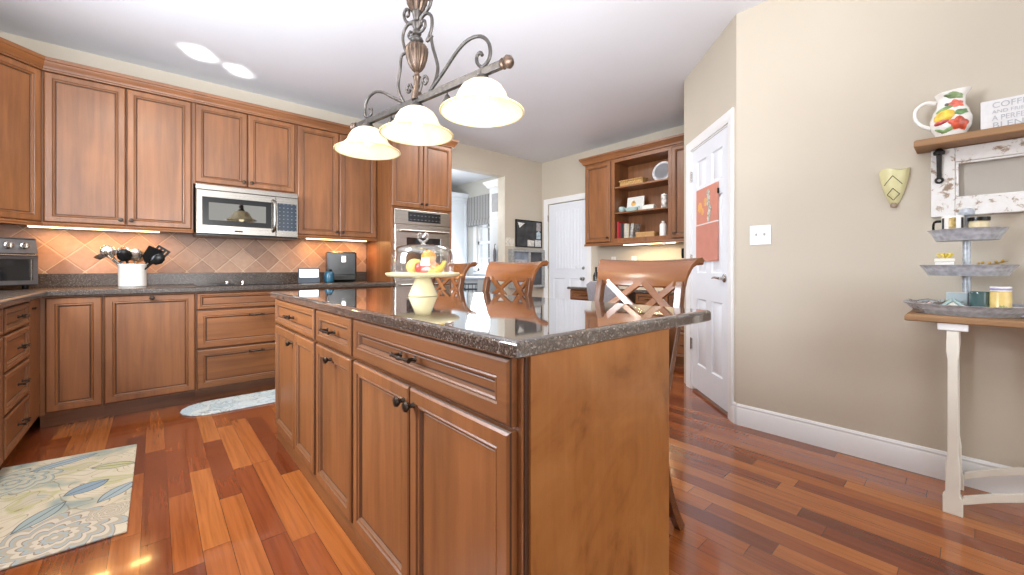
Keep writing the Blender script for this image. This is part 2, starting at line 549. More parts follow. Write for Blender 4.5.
def shade_glass():
    m = bpy.data.materials.new('alabaster_glass')
    m.use_nodes = True
    nt = m.node_tree
    nt.nodes.clear()
    out = nt.nodes.new('ShaderNodeOutputMaterial')
    v = objco(nt)
    c = ramp(nt, noise(nt, v, 14, 3), [(0.3, (0.94, 0.86, 0.66)), (0.7, (0.96, 0.92, 0.80))])
    tr = nt.nodes.new('ShaderNodeBsdfTranslucent')
    nt.links.new(c, tr.inputs[0])
    b = nt.nodes.new('ShaderNodeBsdfPrincipled')
    nt.links.new(c, b.inputs['Base Color'])
    nt.links.new(c, b.inputs['Emission Color'])
    b.inputs['Emission Strength'].default_value = 0.10
    b.inputs['Roughness'].default_value = 0.25
    mx = nt.nodes.new('ShaderNodeMixShader')
    mx.inputs[0].default_value = 0.5
    nt.links.new(tr.outputs[0], mx.inputs[1])
    nt.links.new(b.outputs[0], mx.inputs[2])
    nt.links.new(mx.outputs[0], out.inputs[0])
    return m


M['shade'] = shade_glass()
M['rimglass'] = plain('amber_glass_rim', (0.66, 0.52, 0.25), 0.25, var=0.05)
M['bulb'] = emit('warm_bulb', (1.0, 0.86, 0.62), 5)
M['strip'] = emit('undercabinet_diffuser', (1.0, 0.72, 0.38), 5)
M['glass'] = thin_glass('clear_dome_glass', (0.97, 0.98, 0.99), 1.6, 0.11)
M['knobglass'] = thin_glass('pressed_glass_knob', (0.95, 0.96, 0.97), 1.6, 0.40)
M['pane'] = thin_glass('window_glass', (0.97, 0.98, 1.0), 0.4)

# ------------------------------------------------------------------ mesh builder


def catmull(pts, n=8):
    P = [Vector(p) for p in pts]
    out = []
    for i in range(len(P) - 1):
        p0, p1, p2, p3 = P[max(i - 1, 0)], P[i], P[i + 1], P[min(i + 2, len(P) - 1)]
        for k in range(n):
            t = k / n
            out.append(0.5 * ((2 * p1) + (p2 - p0) * t + (2 * p0 - 5 * p1 + 4 * p2 - p3) * t * t + (3 * p1 - p0 - 3 * p2 + p3) * t ** 3))
    out.append(P[-1])
    return out


class MB:
    def __init__(self):
        self.v, self.f, self.m = [], [], []

    def add(self, vs, fs, m=0):
        o = len(self.v)
        self.v += [tuple(p) for p in vs]
        for f in fs:
            self.f.append([i + o for i in f])
            self.m.append(m)
        return self

    def box(self, x0, x1, y0, y1, z0, z1, m=0):
        vs = [(x, y, z) for x in (x0, x1) for y in (y0, y1) for z in (z0, z1)]
        return self.add(vs, [(0, 1, 3, 2), (4, 6, 7, 5), (0, 4, 5, 1), (2, 3, 7, 6), (0, 2, 6, 4), (1, 5, 7, 3)], m)

    def extrude(self, poly, a0, a1, plane='xy', m=0):
        """poly (convex or not) in a plane, extruded along the third axis"""
        def pt(p, a):
            return {'xy': (p[0], p[1], a), 'xz': (p[0], a, p[1]), 'yz': (a, p[0], p[1])}[plane]
        n = len(poly)
        vs = [pt(p, a0) for p in poly] + [pt(p, a1) for p in poly]
        fs = [tuple(range(n)), tuple(range(2 * n - 1, n - 1, -1))]
        fs += [(i, (i + 1) % n, (i + 1) % n + n, i + n) for i in range(n)]
        return self.add(vs, fs, m)

    def bar(self, p0, p1, w, t, side, m=0):
        p0, p1 = Vector(p0), Vector(p1)
        d = (p1 - p0).normalized()
        s = Vector(side).normalized()
        n = d.cross(s).normalized()
        vs = []
        for p in (p0, p1):
            for a, b in ((-1, -1), (1, -1), (1, 1), (-1, 1)):
                vs.append(p + s * (a * t / 2) + n * (b * w / 2))
        return self.add(vs, [(3, 2, 1, 0), (4, 5, 6, 7), (0, 1, 5, 4), (1, 2, 6, 5), (2, 3, 7, 6), (3, 0, 4, 7)], m)

    def tube(self, pts, r, seg=8, m=0, smooth=0):
        P = catmull(pts, smooth) if smooth else [Vector(p) for p in pts]
        n = len(P)
        if not isinstance(r, (list, tuple)):
            R = [r] * n
        else:
            R = [r[min(len(r) - 1, int(i / (n - 1) * (len(r) - 1)))] * (1 - ((i / (n - 1) * (len(r) - 1)) % 1)) +
                 r[min(len(r) - 1, int(i / (n - 1) * (len(r) - 1)) + 1)] * ((i / (n - 1) * (len(r) - 1)) % 1) for i in range(n)]
        up = None
        vs = []
        for i, p in enumerate(P):
            d = (P[min(i + 1, n - 1)] - P[max(i - 1, 0)]).normalized()
            if up is None:
                up = d.orthogonal().normalized()
            up = (up - d * up.dot(d))
            up = up.normalized() if up.length > 1e-6 else d.orthogonal().normalized()
            s = d.cross(up)
            for k in range(seg):
                a = 2 * pi * k / seg
                vs.append(p + (up * cos(a) + s * sin(a)) * R[i])
        fs = []
        for i in range(n - 1):
            for k in range(seg):
                k2 = (k + 1) % seg
                fs.append((i * seg + k, i * seg + k2, (i + 1) * seg + k2, (i + 1) * seg + k))
        fs.append(tuple(range(seg - 1, -1, -1)))
        fs.append(tuple(range((n - 1) * seg, n * seg)))
        return self.add(vs, fs, m)

    def lathe(self, prof, seg=24, c=(0, 0, 0), m=0, axis='z', flute=0, famp=0.0, sy=1.0):
        n = len(prof)
        vs = []
        for r, z in prof:
            for k in range(seg):
                a = 2 * pi * k / seg
                rr = r * (1 + (famp * cos(flute * a) if flute else 0))
                x, y = rr * cos(a), rr * sin(a) * sy
                p = {'z': (x, y, z), 'y': (x, z, y), 'x': (z, x, y)}[axis]
                vs.append((p[0] + c[0], p[1] + c[1], p[2] + c[2]))
        fs = []
        for i in range(n - 1):
            for k in range(seg):
                k2 = (k + 1) % seg
                fs.append((i * seg + k, i * seg + k2, (i + 1) * seg + k2, (i + 1) * seg + k))
        if prof[0][0] > 1e-5:
            fs.append(tuple(range(seg - 1, -1, -1)))
        if prof[-1][0] > 1e-5:
            fs.append(tuple(range((n - 1) * seg, n * seg)))
        return self.add(vs, fs, m)

    def ball(self, c, r, seg=16, m=0, sz=1.0):
        k = seg // 2
        return self.lathe([(max(1e-6, r * sin(pi * i / k)), -r * sz * cos(pi * i / k)) for i in range(k + 1)], seg, c, m)

    def rings(self, x0, x1, z0, z1, prof, back=True):
        """prof: list of (inset, y, material of the band towards the next ring); front towards -y, mitred corners"""
        o = len(self.v)
        for ins, y, _ in prof:
            self.v += [(x0 + ins, y, z0 + ins), (x1 - ins, y, z0 + ins), (x1 - ins, y, z1 - ins), (x0 + ins, y, z1 - ins)]
        for i in range(len(prof) - 1):
            for k in range(4):
                a, b_ = o + i * 4 + k, o + i * 4 + (k + 1) % 4
                self.f.append([a, b_, b_ + 4, a + 4])
                self.m.append(prof[i][2])
        e = o + (len(prof) - 1) * 4
        self.f.append([e, e + 1, e + 2, e + 3])
        self.m.append(prof[-1][2])
        if back:
            self.f.append([o + 3, o + 2, o + 1, o])
            self.m.append(0)
        return self

    def sweep_y(self, loops, m=0):
        """loops: list of closed loops (same count) joined one to the next, capped at both ends"""
        o = len(self.v)
        n = len(loops[0])
        for lp in loops:
            self.v += [tuple(p) for p in lp]
        for i in range(len(loops) - 1):
            for k in range(n):
                k2 = (k + 1) % n
                self.f.append([o + i * n + k, o + i * n + k2, o + (i + 1) * n + k2, o + (i + 1) * n + k])
                self.m.append(m)
        self.f.append([o + k for k in range(n - 1, -1, -1)])
        self.m.append(m)
        e = o + (len(loops) - 1) * n
        self.f.append([e + k for k in range(n)])
        self.m.append(m)
        return self

    def rot(self, mat, start=0):
        self.v[start:] = [tuple(mat @ Vector(p)) for p in self.v[start:]]
        return self

    def build(self, name, mats, parent=None, smooth=35, bevel=0.0, loc=None, rz=0.0):
        me = bpy.data.meshes.new(name)
        me.from_pydata(self.v, [], self.f)
        if not isinstance(mats, (list, tuple)):
            mats = [mats]
        for k in mats:
            me.materials.append(M[k] if isinstance(k, str) else k)
        me.polygons.foreach_set('material_index', [min(i, len(mats) - 1) for i in self.m])
        bm = bmesh.new()
        bm.from_mesh(me)
        bmesh.ops.remove_doubles(bm, verts=bm.verts, dist=1e-6)
        bmesh.ops.recalc_face_normals(bm, faces=bm.faces)
        bm.to_mesh(me)
        bm.free()
        if smooth:
            me.polygons.foreach_set('use_smooth', [True] * len(me.polygons))
            me.set_sharp_from_angle(angle=radians(smooth))
        me.update()
        o = bpy.data.objects.new(name, me)
        COL.objects.link(o)
        if parent is not None:
            o.parent = parent
        if loc is not None:
            o.location = loc
        o.rotation_euler.z = rz
        if bevel:
            md = o.modifiers.new('soft_edges', 'BEVEL')
            md.width = bevel
            md.segments = 2
            md.limit_method = 'ANGLE'
            md.angle_limit = radians(40)
        return o


def tag(o, label, cat, group=None):
    o['label'] = label
    o['category'] = cat
    if group:
        o['group'] = group
    return o


def thing(name, label, cat, loc=(0, 0, 0), rz=0.0, group=None):
    o = bpy.data.objects.new(name, None)
    o.empty_display_size = 0.05
    COL.objects.link(o)
    o.location = loc
    o.rotation_euler.z = rz
    return tag(o, label, cat, group)


def struct(name, mb, mats, smooth=0, bevel=0.0):
    o = mb.build(name, mats, smooth=smooth, bevel=bevel)
    o['kind'] = 'structure'
    return o


def dup(root, loc, rz=None, label=None):
    r = root.copy()
    COL.objects.link(r)
    r.location = loc
    if rz is not None:
        r.rotation_euler.z = rz
    if label:
        r['label'] = label
    for ch in list(root.children):
        c = ch.copy()
        COL.objects.link(c)
        c.parent = r
        for g in list(ch.children):
            d = g.copy()
            COL.objects.link(d)
            d.parent = c
    return r


# ------------------------------------------------------------------ room shell
CEIL = 2.79
XL, XR, XF, YB = -1.20, 2.975, 4.80, 4.70
R2 = sqrt(0.5)

struct('floor', MB().box(-1.4, 5.0, -3.1, 8.1, -0.05, 0), 'floor')
struct('ceiling', MB().box(-1.4, 5.0, -3.1, 8.1, CEIL, CEIL + 0.06), 'ceil')
struct('wall_back', MB().box(XL - 0.14, 2.85, YB, YB + 0.14, 0, CEIL).box(2.85, 4.0, YB, YB + 0.14, 2.455, CEIL)
       .box(4.0, XF, YB, YB + 0.14, 0, CEIL), 'wall')
# left wall with the sink window opening
WY0, WY1, WZ0, WZ1 = 1.95, 2.95, 1.15, 2.30
struct('wall_left', MB().box(XL - 0.14, XL, -3, WY0, 0, CEIL).box(XL - 0.14, XL, WY1, YB, 0, CEIL)
       .box(XL - 0.14, XL, WY0, WY1, 0, WZ0).box(XL - 0.14, XL, WY0, WY1, WZ1, CEIL), 'wall')
struct('wall_right', MB().box(XR, XR + 0.12, -3, 1.062, 0, CEIL), 'wall')
# hutch wall, pierced by the white door and the mudroom window
D2a, D2b, D2z = 3.765, 4.557, 2.09
MWa, MWb, MWz0, MWz1 = 5.75, 6.5, 1.0, 2.12
wf = MB().box(XF, XF + 0.14, 1.66, D2a, 0, CEIL).box(XF, XF + 0.14, D2a, D2b, D2z, CEIL).box(XF, XF + 0.14, D2b, YB + 0.14, 0, CEIL)
struct('wall_far', wf, 'wall')
wm = MB().box(XF, XF + 0.14, YB + 0.14, MWa, 0, CEIL).box(XF, XF + 0.14, MWb, 8.0, 0, CEIL)
wm.box(XF, XF + 0.14, MWa, MWb, 0, MWz0).box(XF, XF + 0.14, MWa, MWb, MWz1, CEIL)
wm.box(2.6, XF, 7.6, 7.74, 0, CEIL).box(2.46, 2.6, YB + 0.14, 7.74, 0, CEIL)
struct('wall_mudroom', wm, 'wall_m')

# pantry: 45 degree wall (local x runs from its far end towards the camera, front towards -y)
PO = (3.674, 1.761, 0)
PRZ = radians(-135)
PL = 0.9885
pa, pb, pz = 0.172, 0.884, 2.09      # door opening along the wall
pw = MB().box(0, pa, 0, 0.1, 0, CEIL).box(pb, PL, 0, 0.1, 0, CEIL).box(pa, pb, 0, 0.1, pz, CEIL)
o = struct('wall_pantry', pw, 'wall')
o.location = PO
o.rotation_euler.z = PRZ
struct('wall_pantry_side', MB().box(PO[0] + 0.001, XF, 1.661, 1.761, 0, CEIL), 'wall')

# baseboards
BB = [(0, 0), (-0.018, 0), (-0.018, 0.105), (-0.012, 0.118), (-0.014, 0.128), (-0.008, 0.14), (0, 0.14)]
struct('baseboard_right', MB().extrude([(XR + p, z) for p, z in BB], -3, 1.055, 'xz'), 'trim', 30)
mb = MB().extrude([(p, z) for p, z in BB], 0.955, PL + 0.006, 'yz')
o = struct('baseboard_pantry', mb, 'trim', 30)
o.location = PO
o.rotation_euler.z = PRZ
struct('baseboard_far', MB().extrude([(XF + p, z) for p, z in BB], 4.64, YB, 'xz'), 'trim', 30)
struct('baseboard_back', MB().extrude([(YB + p, z) for p, z in BB], 4.0, XF - 0.018, 'yz'), 'trim', 30)


def casing_loop(mb, x0, x1, z1, w, t=0.018):
    """door casing with a stepped profile around an opening, front towards -y, mitred at the head"""
    prof = [(0.0, 0.0), (0.0, -t * 0.55), (w * 0.25, -t * 0.7), (w * 0.8, -t), (w * 0.95, -t), (w, -t * 0.8), (w, 0.0)]
    loops = []
    for (cx, cz, sx, sz) in ((x0, 0.0, -1, 0), (x0, z1, -1, 1), (x1, z1, 1, 1), (x1, 0.0, 1, 0)):
        loops.append([(cx + sx * i, y, cz + sz * i) for i, y in prof])
    mb.sweep_y(loops)
    return mb


o = struct('trim_1', casing_loop(MB(), pa, pb, pz, 0.075), 'trim', 20)
o.location = PO
o.rotation_euler.z = PRZ
# jamb lining of the pantry door
o = struct('trim_2', MB().box(pa - 0.001, pa + 0.012, 0.001, 0.099, 0, pz).box(pb - 0.012, pb + 0.001, 0.001, 0.099, 0, pz).box(pa, pb, 0.001, 0.099, pz - 0.012, pz + 0.001), 'trim')
o.location = PO
o.rotation_euler.z = PRZ


def panel_door_slab(mb, x0, x1, z0, z1, rects, y=0.0, t=0.035):
    """slab with moulded panels cut in: the face is tiled between the panel rectangles"""
    xs = sorted(set([x0, x1] + [r[0] for r in rects] + [r[1] for r in rects]))
    zs = sorted(set([z0, z1] + [r[2] for r in rects] + [r[3] for r in rects]))
    for i in range(len(xs) - 1):
        for k in range(len(zs) - 1):
            cx, cz = (xs[i] + xs[i + 1]) / 2, (zs[k] + zs[k + 1]) / 2
            if any(r[0] < cx < r[1] and r[2] < cz < r[3] for r in rects):
                continue
            mb.add([(xs[i], y, zs[k]), (xs[i + 1], y, zs[k]), (xs[i + 1], y, zs[k + 1]), (xs[i], y, zs[k + 1])], [(0, 1, 2, 3)])
    for r in rects:
        mb.rings(*r, [(0, y, 0), (0.008, y + 0.011, 0), (0.018, y + 0.011, 0), (0.035, y + 0.002, 0)], back=False)
    mb.add([(x0, y, z0), (x1, y, z0), (x1, y, z1), (x0, y, z1), (x0, y + t, z0), (x1, y + t, z0), (x1, y + t, z1), (x0, y + t, z1)],
           [(0, 4, 5, 1), (1, 5, 6, 2), (2, 6, 7, 3), (3, 7, 4, 0), (4, 7, 6, 5)])
    return mb


def lever(parent, x, z, direction, y=0.0):
    mb = MB()
    mb.lathe([(0.031, 0.0), (0.031, -0.006), (0.026, -0.010), (0.012, -0.012), (0.010, -0.045), (0.0005, -0.047)], 20, (x, y, z), 0, 'y')
    mb.tube([(x, y - 0.042, z), (x + direction * 0.03, y - 0.05, z + 0.003), (x + direction * 0.07, y - 0.048, z + 0.004), (x + direction * 0.115, y - 0.042, z - 0.002)], [0.010, 0.009, 0.008, 0.006], 10, 0, 5)
    return mb.build('lever_handle', 'nickel', parent)


# door_1: six panel pantry door
e = bpy.data.objects.new('door_1', None)
COL.objects.link(e)
e['kind'] = 'structure'
e.location = PO
e.rotation_euler.z = PRZ
dx0, dx1, dz0, dz1 = pa + 0.014, pb - 0.014, 0.028, pz - 0.014
cw = (dx1 - dx0)
st, mid = 0.105, 0.10
pw_ = (cw - 2 * st - mid) / 2
rects = []
for xa in (dx0 + st, dx0 + st + pw_ + mid):
    rects += [(xa, xa + pw_, 0.24, 0.80), (xa, xa + pw_, 1.02, 1.62), (xa, xa + pw_, 1.73, 1.96)]
panel_door_slab(MB(), dx0, dx1, dz0, dz1, rects, 0.006).build('door_slab', 'door_paint', e, 30)
lever(e, dx1 - 0.065, 0.985, -1, 0.006)
for hz in (0.40, 1.13, 1.86):
    MB().box(dx0 - 0.010, dx0 + 0.006, -0.004, 0.005, hz - 0.045, hz + 0.045).tube([(dx0 - 0.004, -0.006, hz - 0.05), (dx0 - 0.004, -0.006, hz + 0.05)], 0.006).build('hinge', 'nickel', e)

# door_2: white door with narrow vertical grooves in the hutch wall (front towards -x)
e = bpy.data.objects.new('door_2', None)
COL.objects.link(e)
e['kind'] = 'structure'
e.location = (XF, D2b, 0)
e.rotation_euler.z = radians(-90)
w2 = D2b - D2a
panel_door_slab(MB(), 0.012, w2 - 0.012, 0.012, D2z - 0.012, [(0.11, w2 / 2 - 0.05, 0.22, 0.90), (w2 / 2 + 0.05, w2 - 0.11, 0.22, 0.90)], 0.012).build('door_slab', 'door_paint', e, 30)
mb = MB()
for x in [0.13 + i * 0.062 for i in range(10)]:
    if x < w2 - 0.11:
        mb.extrude([(x, 0.0125), (x + 0.006, 0.004), (x + 0.05, 0.004), (x + 0.056, 0.0125)], 1.05, 1.95, 'xy')
mb.build('grooved_panel', 'door_paint', e, 30)
mb = MB()
mb.lathe([(0.028, 0), (0.028, -0.008), (0.012, -0.012), (0.010, -0.03), (0.026, -0.045), (0.024, -0.06), (0.0005, -0.066)], 18, (w2 - 0.075, 0.012, 0.90), 0, 'y')
mb.build('door_knob', 'nickel', e)
MB().lathe([(0.026, 0), (0.026, -0.008), (0.018, -0.02), (0.0005, -0.022)], 18, (w2 - 0.075, 0.012, 1.06), 0, 'y').build('deadbolt', 'nickel', e)
for hz in (0.3, 1.10, 1.86):
    MB().tube([(0.006, -0.004, hz - 0.05), (0.006, -0.004, hz + 0.05)], 0.008).build('hinge', 'nickel', e)
o = struct('trim_3', casing_loop(MB(), 0.0, w2, D2z, 0.085), 'trim', 20)
o.location = (XF, D2b, 0)
o.rotation_euler.z = radians(-90)
# white drywall return at the right side of the mudroom opening
struct('trim_4', MB().box(3.985, 4.0005, YB - 0.002, YB + 0.142, 0, 2.455), 'cream')

# window over the sink (outside the frame, it lights and mirrors in the counter)
e = bpy.data.objects.new('window_1', None)
COL.objects.link(e)
e['kind'] = 'structure'
mb = MB()
for (a, b_, c, d) in ((WY0, WY1, WZ0, WZ0 + 0.05), (WY0, WY1, WZ1 - 0.05, WZ1), (WY0, WY0 + 0.05, WZ0, WZ1), (WY1 - 0.05, WY1, WZ0, WZ1), (WY0, WY1, 1.70, 1.74)):
    mb.box(XL - 0.10, XL - 0.04, a, b_, c, d)
mb.build('window_frame', 'trim', e, 0)
MB().box(XL - 0.072, XL - 0.068, WY0 + 0.05, WY1 - 0.05, WZ0 + 0.05, WZ1 - 0.05).build('window_pane', 'pane', e, 0)

# ------------------------------------------------------------------ cabinet kit
FW = 0.058


def front(mb, x0, x1, z0, z1, fw=FW, y=0.0):
    w = fw
    return mb.rings(x0, x1, z0, z1, [
        (0.0, y, 0), (0.0, y - 0.015, 1), (0.003, y - 0.018, 0), (0.009, y - 0.022, 0), (w - 0.017, y - 0.022, 2), (w - 0.013, y - 0.017, 0),
        (w - 0.009, y - 0.019, 0), (w - 0.004, y - 0.017, 2), (w, y - 0.008, 1), (w + 0.004, y - 0.008, 2), (w + 0.006, y - 0.009, 0)])


def knob(parent, x, z, y=-0.022):
    mb = MB().lathe([(0.009, 0.0), (0.007, -0.004), (0.006, -0.013), (0.012, -0.018), (0.0155, -0.024), (0.013, -0.030), (0.0005, -0.033)], 14, (x, y, z), 0, 'y')
    return mb.build('knob', 'bronze', parent)


def pull(parent, x, z, y=-0.022, w=0.088):
    mb = MB()
    h = w / 2
    for s in (-1, 1):
        mb.lathe([(0.009, 0.0), (0.008, -0.004), (0.005, -0.008), (0.005, -0.024)], 10, (x + s * h, y, z), 0, 'y')
    mb.tube([(x - h - 0.012, y - 0.026, z), (x - h, y - 0.027, z), (x - h * 0.4, y - 0.03, z), (x, y - 0.031, z), (x + h * 0.4, y - 0.03, z), (x + h, y - 0.027, z), (x + h + 0.012, y - 0.026, z)],
            [0.007, 0.005, 0.0045, 0.007, 0.0045, 0.005, 0.007], 10, 0, 5)
    return mb.build('pull', 'bronze', parent)


def cab_front(parent, kind, x0, x1, z0, z1, hw=None, fw=FW):
    mats = ['wood_h' if kind == 'drawer' else 'wood', 'glaze', 'glaze2']
    d = front(MB(), x0, x1, z0, z1, fw).build(kind, mats, parent, 0)
    if hw:
        if hw[0] == 'knob':
            knob(d, hw[1], hw[2])
        else:
            pull(d, hw[1], hw[2])
    return d


CROWN = [(0.0, 2.468), (0.024, 2.468), (0.025, 2.480), (0.030, 2.483), (0.031, 2.489), (0.038, 2.503), (0.050, 2.518), (0.053, 2.528), (0.062, 2.532), (0.064, 2.556), (0.0, 2.556)]


def crown(parent, x0, x1, cutl=0.0, cutr=0.0, dz=0.0, yb=0.0):
    loops = [[(x0 + cutl * p, yb - p, z + dz) for p, z in CROWN], [(x1 + cutr * p, yb - p, z + dz) for p, z in CROWN]]
    return MB().sweep_y(loops).build('crown_molding', 'wood_h', parent, 40)


def crown_return(mb, xe, sgn, depth, dz=0.0):
    loops = [[(xe + sgn * p, -p, z + dz) for p, z in CROWN], [(xe + sgn * p, depth, z + dz) for p, z in CROWN]]
    return mb.sweep_y(loops)


def light_rail(parent, x0, x1, z, cutl=0.0, cutr=0.0):
    prof = [(0.0, z + 0.03), (-0.018, z + 0.03), (-0.024, z + 0.018), (-0.020, z + 0.01), (-0.024, z), (0.0, z)]
    loops = [[(x0 - cutl * p, p, zz) for p, zz in prof], [(x1 - cutr * p, p, zz) for p, zz in prof]]
    return MB().sweep_y(loops).build('light_rail', 'wood_h', parent, 40)


# ---- wall cabinets
UY = 4.392          # face frame plane of the wall cabinets, doors stand 22 mm proud


def upper(label, x0, x1, z0, split, knobz=None, rail=True, cutl=0.0, ):
    w = x1 - x0
    e = thing('wall_cabinet', label, 'cabinet', (x0, UY, 0), 0, 'wall cabinets above the back counter')
    MB().box(0, w, 0, YB - UY - 0.002, z0, 2.472).build('carcass', 'wood', e, 0)
    g = 0.002
    s = split - x0
    kz = z0 + 0.055
    a = 0.012
    cab_front(e, 'door', a, s - g, z0 + 0.012, 2.464, ('knob', s - 0.03, kz))
    cab_front(e, 'door', s + g, w - a, z0 + 0.012, 2.464, ('knob', s + 0.03, kz))
    crown(e, 0, w, cutl)
    if rail:
        light_rail(e, 0, w, z0 - 0.02, cutl)
    return e


upper('two door wooden wall cabinet left of the microwave', -0.603, 0.25, 1.378, -0.163, cutl=0.414)
upper('short two door wooden wall cabinet directly above the microwave', 0.25, 1.045, 1.782, 0.642, rail=False)
upper('two door wooden wall cabinet between the microwave and the oven cabinet', 1.045, 1.862, 1.378, 1.452)

# diagonal corner wall cabinet
DL = 0.40
e = thing('corner_wall_cabinet', 'diagonal corner wall cabinet above the toaster oven at left edge', 'cabinet', (-0.603 - DL * R2, UY - DL * R2, 0), radians(45))
# its plan in local coordinates: front from (0,0) to (DL,0), sides along the walls
q = [(0, 0), (DL, 0)]


def to_loc(x, y):
    dx, dy = x - (-0.603 - DL * R2), y - (UY - DL * R2)
    return (dx * R2 + dy * R2, -dx * R2 + dy * R2)


plan = [(0, 0), (DL, 0), to_loc(-0.603, YB - 0.002), to_loc(XL + 0.002, YB - 0.002), to_loc(XL + 0.002, UY - DL * R2)]
MB().extrude(plan, 1.378, 2.472, 'xy').build('carcass', 'wood', e, 0)
cab_front(e, 'door', 0.012, DL - 0.012, 1.39, 2.464, ('knob', 0.045, 1.44))
crown(e, 0, DL, 0.414, -0.414)
light_rail(e, 0, DL, 1.358, 0.414, -0.414)


def led(label, loc, w, rz, n, group='slim lamps under the wall cabinets', color=(1.0, 0.70, 0.36), power=3.0):
    e = thing('undercabinet_light', label, 'light', loc, rz, group)
    MB().box(0, w, 0, 0.05, 0.004, 0.014).build('housing', 'white', e, 0, 0.001)
    MB().box(0.006, w - 0.006, 0.006, 0.044, -0.004, 0.004).build('diffuser', 'strip', e, 0, 0.001)
    for i in range(n):
        d = bpy.data.lights.new('lamp', 'AREA')
        d.shape = 'RECTANGLE'
        d.size = w / n * 0.5
        d.size_y = 0.03
        d.energy = power / n
        d.color = color
        o = bpy.data.objects.new('lamp', d)
        COL.objects.link(o)
        o.parent = e
        o.location = (w * (i + 0.5) / n, 0.025, -0.008)
    return e


led('glowing strip light under the wall cabinet above the utensil crock', (-0.69, 4.50, 1.362), 0.73, 0, 3, power=3.2, color=(1.0, 0.50, 0.16))
led('glowing strip light under the wall cabinet above the black air fryer', (1.17, 4.50, 1.362), 0.63, 0, 3, power=3.2, color=(1.0, 0.50, 0.16))

# ---- tall oven cabinet
OY = 4.05
e = thing('oven_cabinet', 'tall wooden oven cabinet with two upper doors beside the opening', 'cabinet', (1.866, OY, 0))
OW = 0.758
MB().box(0, OW, 0, YB - OY - 0.002, 0.0, 0.36).box(0, 0.03, 0, YB - OY - 0.002, 0.36, 2.472).box(OW - 0.03, OW, 0, YB - OY - 0.002, 0.36, 2.472).box(0.03, OW - 0.03, 0, YB - OY - 0.002, 1.70, 2.472).box(0.03, OW - 0.03, 0.5, YB - OY - 0.002, 0.36, 1.70).build('carcass', 'wood', e, 0, 0.001)
cab_front(e, 'door', 0.008, OW / 2 - 0.002, 1.715, 2.464, ('knob', OW / 2 - 0.03, 1.765))
cab_front(e, 'door', OW / 2 + 0.002, OW - 0.008, 1.715, 2.464, ('knob', OW / 2 + 0.03, 1.765))
cab_front(e, 'drawer', 0.008, OW - 0.008, 0.12, 0.35, ('pull', OW / 2, 0.24))
mb = MB()
prL = [[(-p, UY - OY - 0.07, z) for p, z in CROWN], [(-p, -p, z) for p, z in CROWN], [(OW + p, -p, z) for p, z in CROWN], [(OW + p, YB - OY - 0.003, z) for p, z in CROWN]]
mb.sweep_y(prL)
mb.build('crown_molding', 'wood_h', e, 40)

# ---- double wall oven
e = thing('double_wall_oven', 'stainless steel double wall oven built into the tall cabinet', 'oven', (1.899, OY, 0.37))
ow = 0.692
MB().box(0.003, ow - 0.003, 0.0, 0.45, 0.004, 1.318).build('housing', 'steel', e, 0)
MB().box(0, ow, -0.022, 0, 1.165, 1.32).build('control_panel', 'steel', e, 0, 0.003)
mb = MB().box(0.16, 0.56, -0.026, -0.0225, 1.195, 1.30)
mb.build('display', key_panel('oven_keys', (0.010, 0.010, 0.012), (0.16, 0.16, 0.16), 0.045, 0.045, 0.4, 0.12), e, 0, 0.001)
for (a, b_) in ((0.60, 1.15), (0.02, 0.57)):
    d = MB().rings(0.004, ow - 0.004, a, b_, [(0, 0, 0), (0, -0.03, 0), (0.004, -0.034, 0), (0.13, -0.034, 1), (0.135, -0.031, 1)]).build('oven_door', ['steel', 'blackglass'], e, 0)
    mb = MB().tube([(0.05, -0.075, b_ - 0.06), (ow - 0.05, -0.075, b_ - 0.06)], 0.012, 12)
    for s in (0.07, ow - 0.07):
        mb.box(s - 0.012, s + 0.012, -0.075, -0.033, b_ - 0.068, b_ - 0.052)
    mb.build('handle', 'steel', d)

# ---- base cabinets along the back wall
BY = 3.992
BD = YB - BY - 0.002


def base(label, x0, x1, fronts, loc=None, rz=0, depth=None, group='base cabinets under the L shaped counter', zt=0.875):
    w = x1 - x0
    e = thing('base_cabinet', label, 'cabinet', loc or (x0, BY, 0), rz, group)
    d = depth or BD
    MB().box(0, w, 0, d, 0.10, zt).build('carcass', 'wood', e, 0)
    MB().box(0, w, 0.085, d, 0.0, 0.10).build('toe_kick', 'wood_h', e, 0)
    for f in fronts:
        cab_front(e, *f)
    return e


base('narrow single door base cabinet in the corner left of the wide panel', -0.566, -0.264, [('door', 0.036, 0.298, 0.115, 0.865)])
base('base cabinet with one wide panel front and a knob at top centre', -0.264, 0.243, [('door', 0.004, 0.503, 0.115, 0.865, ('knob', 0.2535, 0.842))])
base('three drawer base cabinet under the cooktop', 0.243, 1.043, [
    ('drawer', 0.006, 0.792, 0.735, 0.865, None, 0.036), ('drawer', 0.006, 0.792, 0.43, 0.725, ('pull', 0.399, 0.672)), ('drawer', 0.006, 0.792, 0.115, 0.42, ('pull', 0.399, 0.372))])
base('base cabinet behind the island end beside the oven cabinet', 1.043, 1.862, [
    ('drawer', 0.006, 0.394, 0.735, 0.865, ('pull', 0.2, 0.80), 0.036), ('drawer', 0.4, 0.79, 0.735, 0.865, ('pull', 0.6, 0.80), 0.036),
    ('door', 0.006, 0.394, 0.115, 0.725, ('knob', 0.36, 0.68)), ('door', 0.4, 0.79, 0.115, 0.725, ('knob', 0.43, 0.68))])
